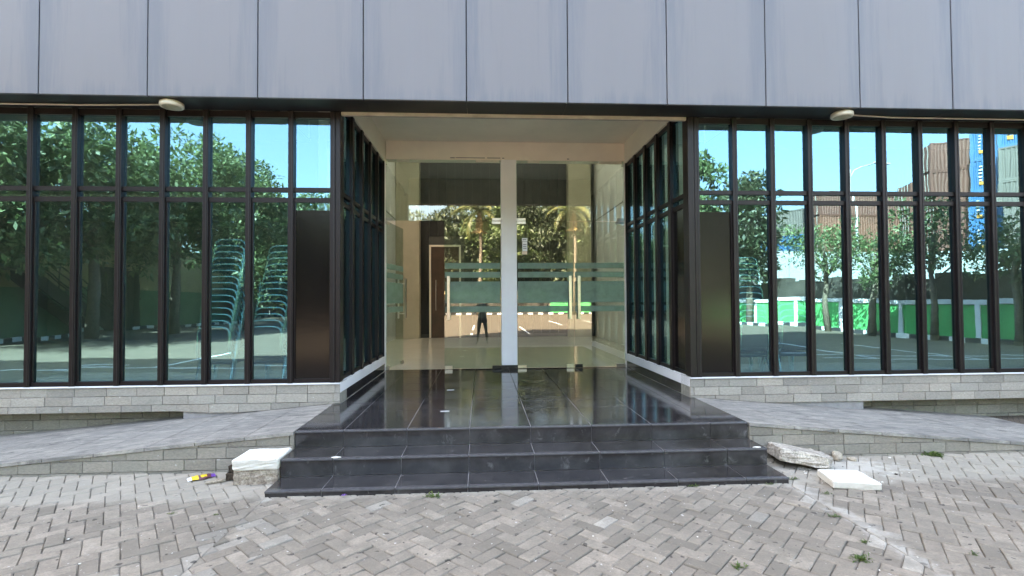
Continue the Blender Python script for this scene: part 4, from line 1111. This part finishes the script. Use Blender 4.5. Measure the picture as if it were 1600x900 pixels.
# right: dark stone wall with a pipe, white sheet wall, containers
t = thing('stone_wall', 'dark overgrown stone wall running behind the right green wall', 'wall', (20.2, 4, 0), rad(-97))
r = random.Random(77)
for k in range(46):
    a = k * .95; part('wall_stone', MB().quadprism([(a, -.3, 0), (a + .94, -.3, 0), (a + .94, .3, 0), (a, .3, 0)], [2.5 + r.uniform(-.15, .15)] * 4), M['darkwall'], t)
part('pipe', MB().tube([(0, .42, 1.95), (44, .42, 1.95)], .09, 8), M['pipe'], t)
t = thing('sheet_wall', 'tall white sheet metal wall in front of the container yard', 'wall', (21, -24.7, 0), rad(12))
for k in range(9): part('wall_sheet', MB().box(k * 2 + .01, k * 2 + 1.99, -.04 + .01 * (k % 2), .04, 0, 4.9), M['hoard'], t)
t = thing('dark_bush', 'dark clipped bush in front of the white sheet wall', 'bush', (29, -20.3, 0))
rr = random.Random(5); cs = [(rr.uniform(-7, 7), rr.uniform(-.8, .8), rr.uniform(.8, 2.6)) for _ in range(40)]
link('foliage', leaf_mesh('foliage', leaves(cs, [.8] * 40, 90, .35, rr), M['leaf_b']), t)

CL, CW, CHh = 6.06, 2.44, 2.59
def cont_meshes(mat, L):
    mb = MB(); n = int(L / .28); d = .045
    for s in (-1, 1):
        prof = []
        for k in range(n):
            x0 = -L / 2 + .16 + (L - .32) * k / n; w = (L - .32) / n
            prof += [(x0, 0), (x0 + w * .28, 0), (x0 + w * .5, d), (x0 + w * .78, d)]
        prof.append((L / 2 - .16, 0))
        v = [(p[0], s * (CW / 2 - .02 - p[1]), z) for z in (.16, CHh - .12) for p in prof]; m = len(prof)
        mb.add(v, [((i, i + 1, m + i + 1, m + i) if s < 0 else (i + 1, i, m + i, m + i + 1)) for i in range(m - 1)])
    mb.box(-L / 2 + .16, L / 2 - .16, -CW / 2, CW / 2, CHh - .12, CHh - .01).box(-L / 2 + .16, L / 2 - .16, -CW / 2, CW / 2, 0, .16)
    for sx in (-1, 1):
        for sy in (-1, 1):
            x0, x1 = sorted((sx * L / 2, sx * (L / 2 - .16))); y0, y1 = sorted((sy * (CW / 2 + .004), sy * (CW / 2 - .16))); mb.box(x0, x1, y0, y1, 0, CHh)
    mb.box(L / 2 - .05, L / 2 - .01, -CW / 2 + .16, CW / 2 - .16, .0, CHh)
    body = mb.mesh('body', mat)
    door = MB().box(-.03, .03, -.52, .52, .14, CHh - .14)
    for z in (.5, 1.0, 1.5, 2.0): door.box(-.045, -.03, -.46, .46, z - .04, z + .1)
    dm = door.mesh('door', mat)
    rm = MB().tube([(-.075, 0, .1), (-.075, 0, CHh - .1)], .032, 6).mesh('lock_rod', M['rod'])
    return body, dm, rm
CM = {}
def container(x, y, z, rz, mat, L, label, group, marks=0):
    key = (mat, L)
    if key not in CM: CM[key] = cont_meshes(M[mat], L)
    b, dm, rm = CM[key]
    t = thing('shipping_container', label, 'container', (x, y, z), rz, group)
    link('body', b, t)
    for s in (-1, 1):
        d = link('door', dm, t, (-L / 2 + .02, s * .535, 0))
        for q in (-.3, .3): link('lock_rod', rm, d, (0, q, 0))
    if marks and mat == 'cont_blue':
        mb = MB()
        for k in range(5): mb.box(-L / 2 + .55, -L / 2 + .72, -.01, .01, 1.95 - k * .27, 2.07 - k * .27, 1 if k % 2 else 0)
        mb.box(-L / 2 + .55, -L / 2 + .9, -.01, .01, .5, .78, 2)
        for k in range(8): mb.box(-L / 2 + 1.2, -L / 2 + 1.3, -.01, .01, 2.2 - k * .14, 2.28 - k * .14)
        link('side_marking', mb.mesh('side_marking', [M['pipe'], M['pipe'], M['orange_print']]), t, (0, marks * (CW / 2 + .014), 0))
GC = 'shipping containers stacked beyond the white sheet wall'
LV = ['at ground level', 'on the second tier', 'on the third tier', 'on the fourth tier', 'on the fifth tier', 'on the top tier']
for k in range(6):
    container(43.95, -31.1, CHh * k, rad(18), 'cont_brown', CL, f'brown container with pale lock rods, {LV[k]} of the tall brown stack', GC, 1)
for k in range(6):
    container(44.03, -26.67, CHh * k, rad(52), 'cont_blue', CL, f'bright blue shipping container, {LV[k]} of the tall blue stack', GC, 1)
for k in range(6):
    container(42.13, -22.2, CHh * k, rad(52), 'cont_blue' if k in (5, 1) else 'cont_grey', CL, f"{'blue' if k in (5, 1) else 'grey brown'} container, {LV[k]} of the stack right of the blue one", GC, 1)
for k in range(5):
    container(45.1, -35.1, CHh * k, rad(18), 'cont_brown', CL, f'brown shipping container, {LV[k]} of the shorter brown stack', GC, 1)
for c_, x in enumerate((36.5, 42.7)):
    for k in range(5 if c_ else 5):
        container(x + 2, -40 - c_ * .3, CHh * k * .98, rad(2), 'cont_orange' if k < 4 else 'cont_brown', CL, f"{'rust orange' if k < 4 else 'brown'} container, {LV[k]} of the {'right' if c_ else 'left'} rust stack", GC, 0)
for k in range(4):
    container(32.0, -40.5, CHh * k, rad(60), 'cont_blue' if k == 2 else 'cont_grey', CL, f"{'blue' if k == 2 else 'grey brown'} container, {LV[k]} of the far left yard stack", GC, 0)
t = thing('street_lamp', 'slim grey street lamp with one curved arm over the container yard', 'street lamp', (33.2, -31, 0), 0)
part('pole', MB().tube([(0, 0, 0), (0, 0, 13.0)], [.13, .07], 8), M['pipe'], t, True)
part('arm', MB().tube([(0, 0, 12.2), (.4, 0, 12.9), (1.2, 0, 13.3), (2.6, 0, 13.7)], .05, 6), M['pipe'], t, True)
part('lamp_head', MB().box(2.4, 3.3, -.12, .12, 13.62, 13.76), M['pipe'], t, False, .03)

# ================================================================== PERSON TAKING THE PICTURE
def skin_mesh(name, nodes, edges, mats, sub=2):
    me = bpy.data.meshes.new(name); me.from_pydata([n[:3] for n in nodes], edges, [])
    o = bpy.data.objects.new(name, me); COL.objects.link(o)
    m = o.modifiers.new('skin', 'SKIN'); m.use_smooth_shade = True
    for i, n in enumerate(nodes):
        me.skin_vertices[0].data[i].radius = (n[3], n[4] if len(n) > 4 else n[3])
        me.skin_vertices[0].data[i].use_root = i == 0
    if sub: o.modifiers.new('sub', 'SUBSURF').levels = sub
    dg = bpy.context.evaluated_depsgraph_get(); ev = o.evaluated_get(dg)
    m2 = bpy.data.meshes.new_from_object(ev); COL.objects.unlink(o); bpy.data.objects.remove(o)
    return m2
PY = -.46
nodes = [(0, PY, .93, .145, .11), (0, PY, 1.10, .13, .10), (0, PY - .01, 1.27, .16, .11), (0, PY - .01, 1.40, .12, .085), (0, PY, 1.49, .05, .055), (0, PY + .01, 1.56, .058, .06)]
edges = [(0, 1), (1, 2), (2, 3), (3, 4), (4, 5)]
def chain(start, pts):
    prev = start
    for p in pts:
        nodes.append(p); edges.append((prev, len(nodes) - 1)); prev = len(nodes) - 1
    return prev
for s in (-1, 1):
    chain(0, [(s * .10, PY, .84, .095), (s * .135, PY + .02, .48, .058), (s * .165, PY, .24, .052), (s * .18, PY - .02, .09, .038), (s * .195, PY + .05, .045, .042, .034), (s * .21, PY + .15, .032, .034, .024)])
    w = chain(3, [(s * .19, PY, 1.395, .058), (s * .27, PY + .02, 1.20, .045), (s * .245, PY + .10, 1.13, .040), (s * .14, PY + .33, 1.50, .029), (s * .115, PY + .395, 1.56, .027, .02)])
    for i, (dz, dl) in enumerate(((.045, .0), (.025, .005), (.004, .004), (-.015, -.004))):
        chain(w, [(s * (.088), PY + .432, 1.585 + dz * .8, .009), (s * .074, PY + .462, 1.588 + dz, .0085), (s * (.05 - dl), PY + .4655, 1.590 + dz, .0075)][: 3 if i != 0 else 2])
    chain(w, [(s * .10, PY + .395, 1.595, .010), (s * .078, PY + .415, 1.60, .009)])
pm = skin_mesh('person', nodes, edges, None)
for k in ('shirt', 'trousers', 'skin', 'shoe'): pm.materials.append(M[k])
for f in pm.polygons:
    c = f.center; z = c.z
    arm = abs(c.x) > .04 and c.y > PY + .17 and z > 1.1
    f.material_index = 3 if z < .085 else 1 if z < .93 else 2 if (arm or z > 1.455) else 0
    f.use_smooth = True
person = tag(link('person', pm), 'person in grey teal shirt and dark trousers holding up a phone before the steps', 'person')
hm = bmesh.new(); bmesh.ops.create_uvsphere(hm, u_segments=28, v_segments=20, radius=1)
for v in hm.verts:
    c = v.co; z = c.z
    w = .078 * (1 - .18 * max(0, -z) ** 1.5); d = .098
    x_, y_, z_ = c.x * w, c.y * d, z * .118
    if c.y > .3 and z < -.3: y_ += .008
    g = math.exp(-((c.x * 3.2) ** 2 + ((z + .08) * 3.4) ** 2)) if c.y > 0 else 0
    y_ += .026 * g * (1 if z < .12 else .3)
    for sx in (-1, 1): y_ -= .011 * math.exp(-(((c.x - sx * .42) * 4.2) ** 2 + ((z - .08) * 5) ** 2)) if c.y > 0 else 0
    y_ += .007 * math.exp(-((c.x * 2.2) ** 2 + ((z + .48) * 9) ** 2)) if c.y > 0 else 0
    for sx in (-1, 1): x_ += sx * .018 * math.exp(-(((c.y + .05) * 5) ** 2 + ((z + .02) * 4) ** 2)) if c.x * sx > .8 else 0
    v.co = Vector((x_, y_, z_))
hme = bpy.data.meshes.new('head'); hm.to_mesh(hme); hm.free()
for f in hme.polygons: f.use_smooth = True
hme.materials.append(M['skin'])
link('head', hme, person, (0, PY + .03, 1.625), (rad(-4), 0, 0))
hb = bmesh.new(); bmesh.ops.create_uvsphere(hb, u_segments=24, v_segments=16, radius=1)
bmesh.ops.delete(hb, geom=[v for v in hb.verts if v.co.z < -.45 or (v.co.y > .35 and v.co.z < .55)], context='VERTS')
for v in hb.verts: v.co = Vector((v.co.x * .084, v.co.y * .106 - .004, v.co.z * .126 + .002))
hbm = bpy.data.meshes.new('hair'); hb.to_mesh(hbm); hb.free(); hbm.materials.append(M['hair'])
for f in hbm.polygons: f.use_smooth = True
ho = link('hair', hbm, person, (0, PY + .03, 1.625), (rad(-4), 0, 0)); ho.modifiers.new('thick', 'SOLIDIFY').thickness = .008
for s in (-1, 1):
    e = bmesh.new(); bmesh.ops.create_uvsphere(e, u_segments=10, v_segments=8, radius=.010); em = bpy.data.meshes.new('eye'); e.to_mesh(em); e.free(); em.materials.append(M['hair'])
    link('eye', em, person, (s * .031, PY + .112, 1.633))
tag(part('phone', MB().box(-.08, .08, -.0045, .0045, -.038, .038), M['phone'], None, False, .004, 2, (0, -.012, 1.6)), 'dark smartphone held sideways in both hands by the person', 'phone')
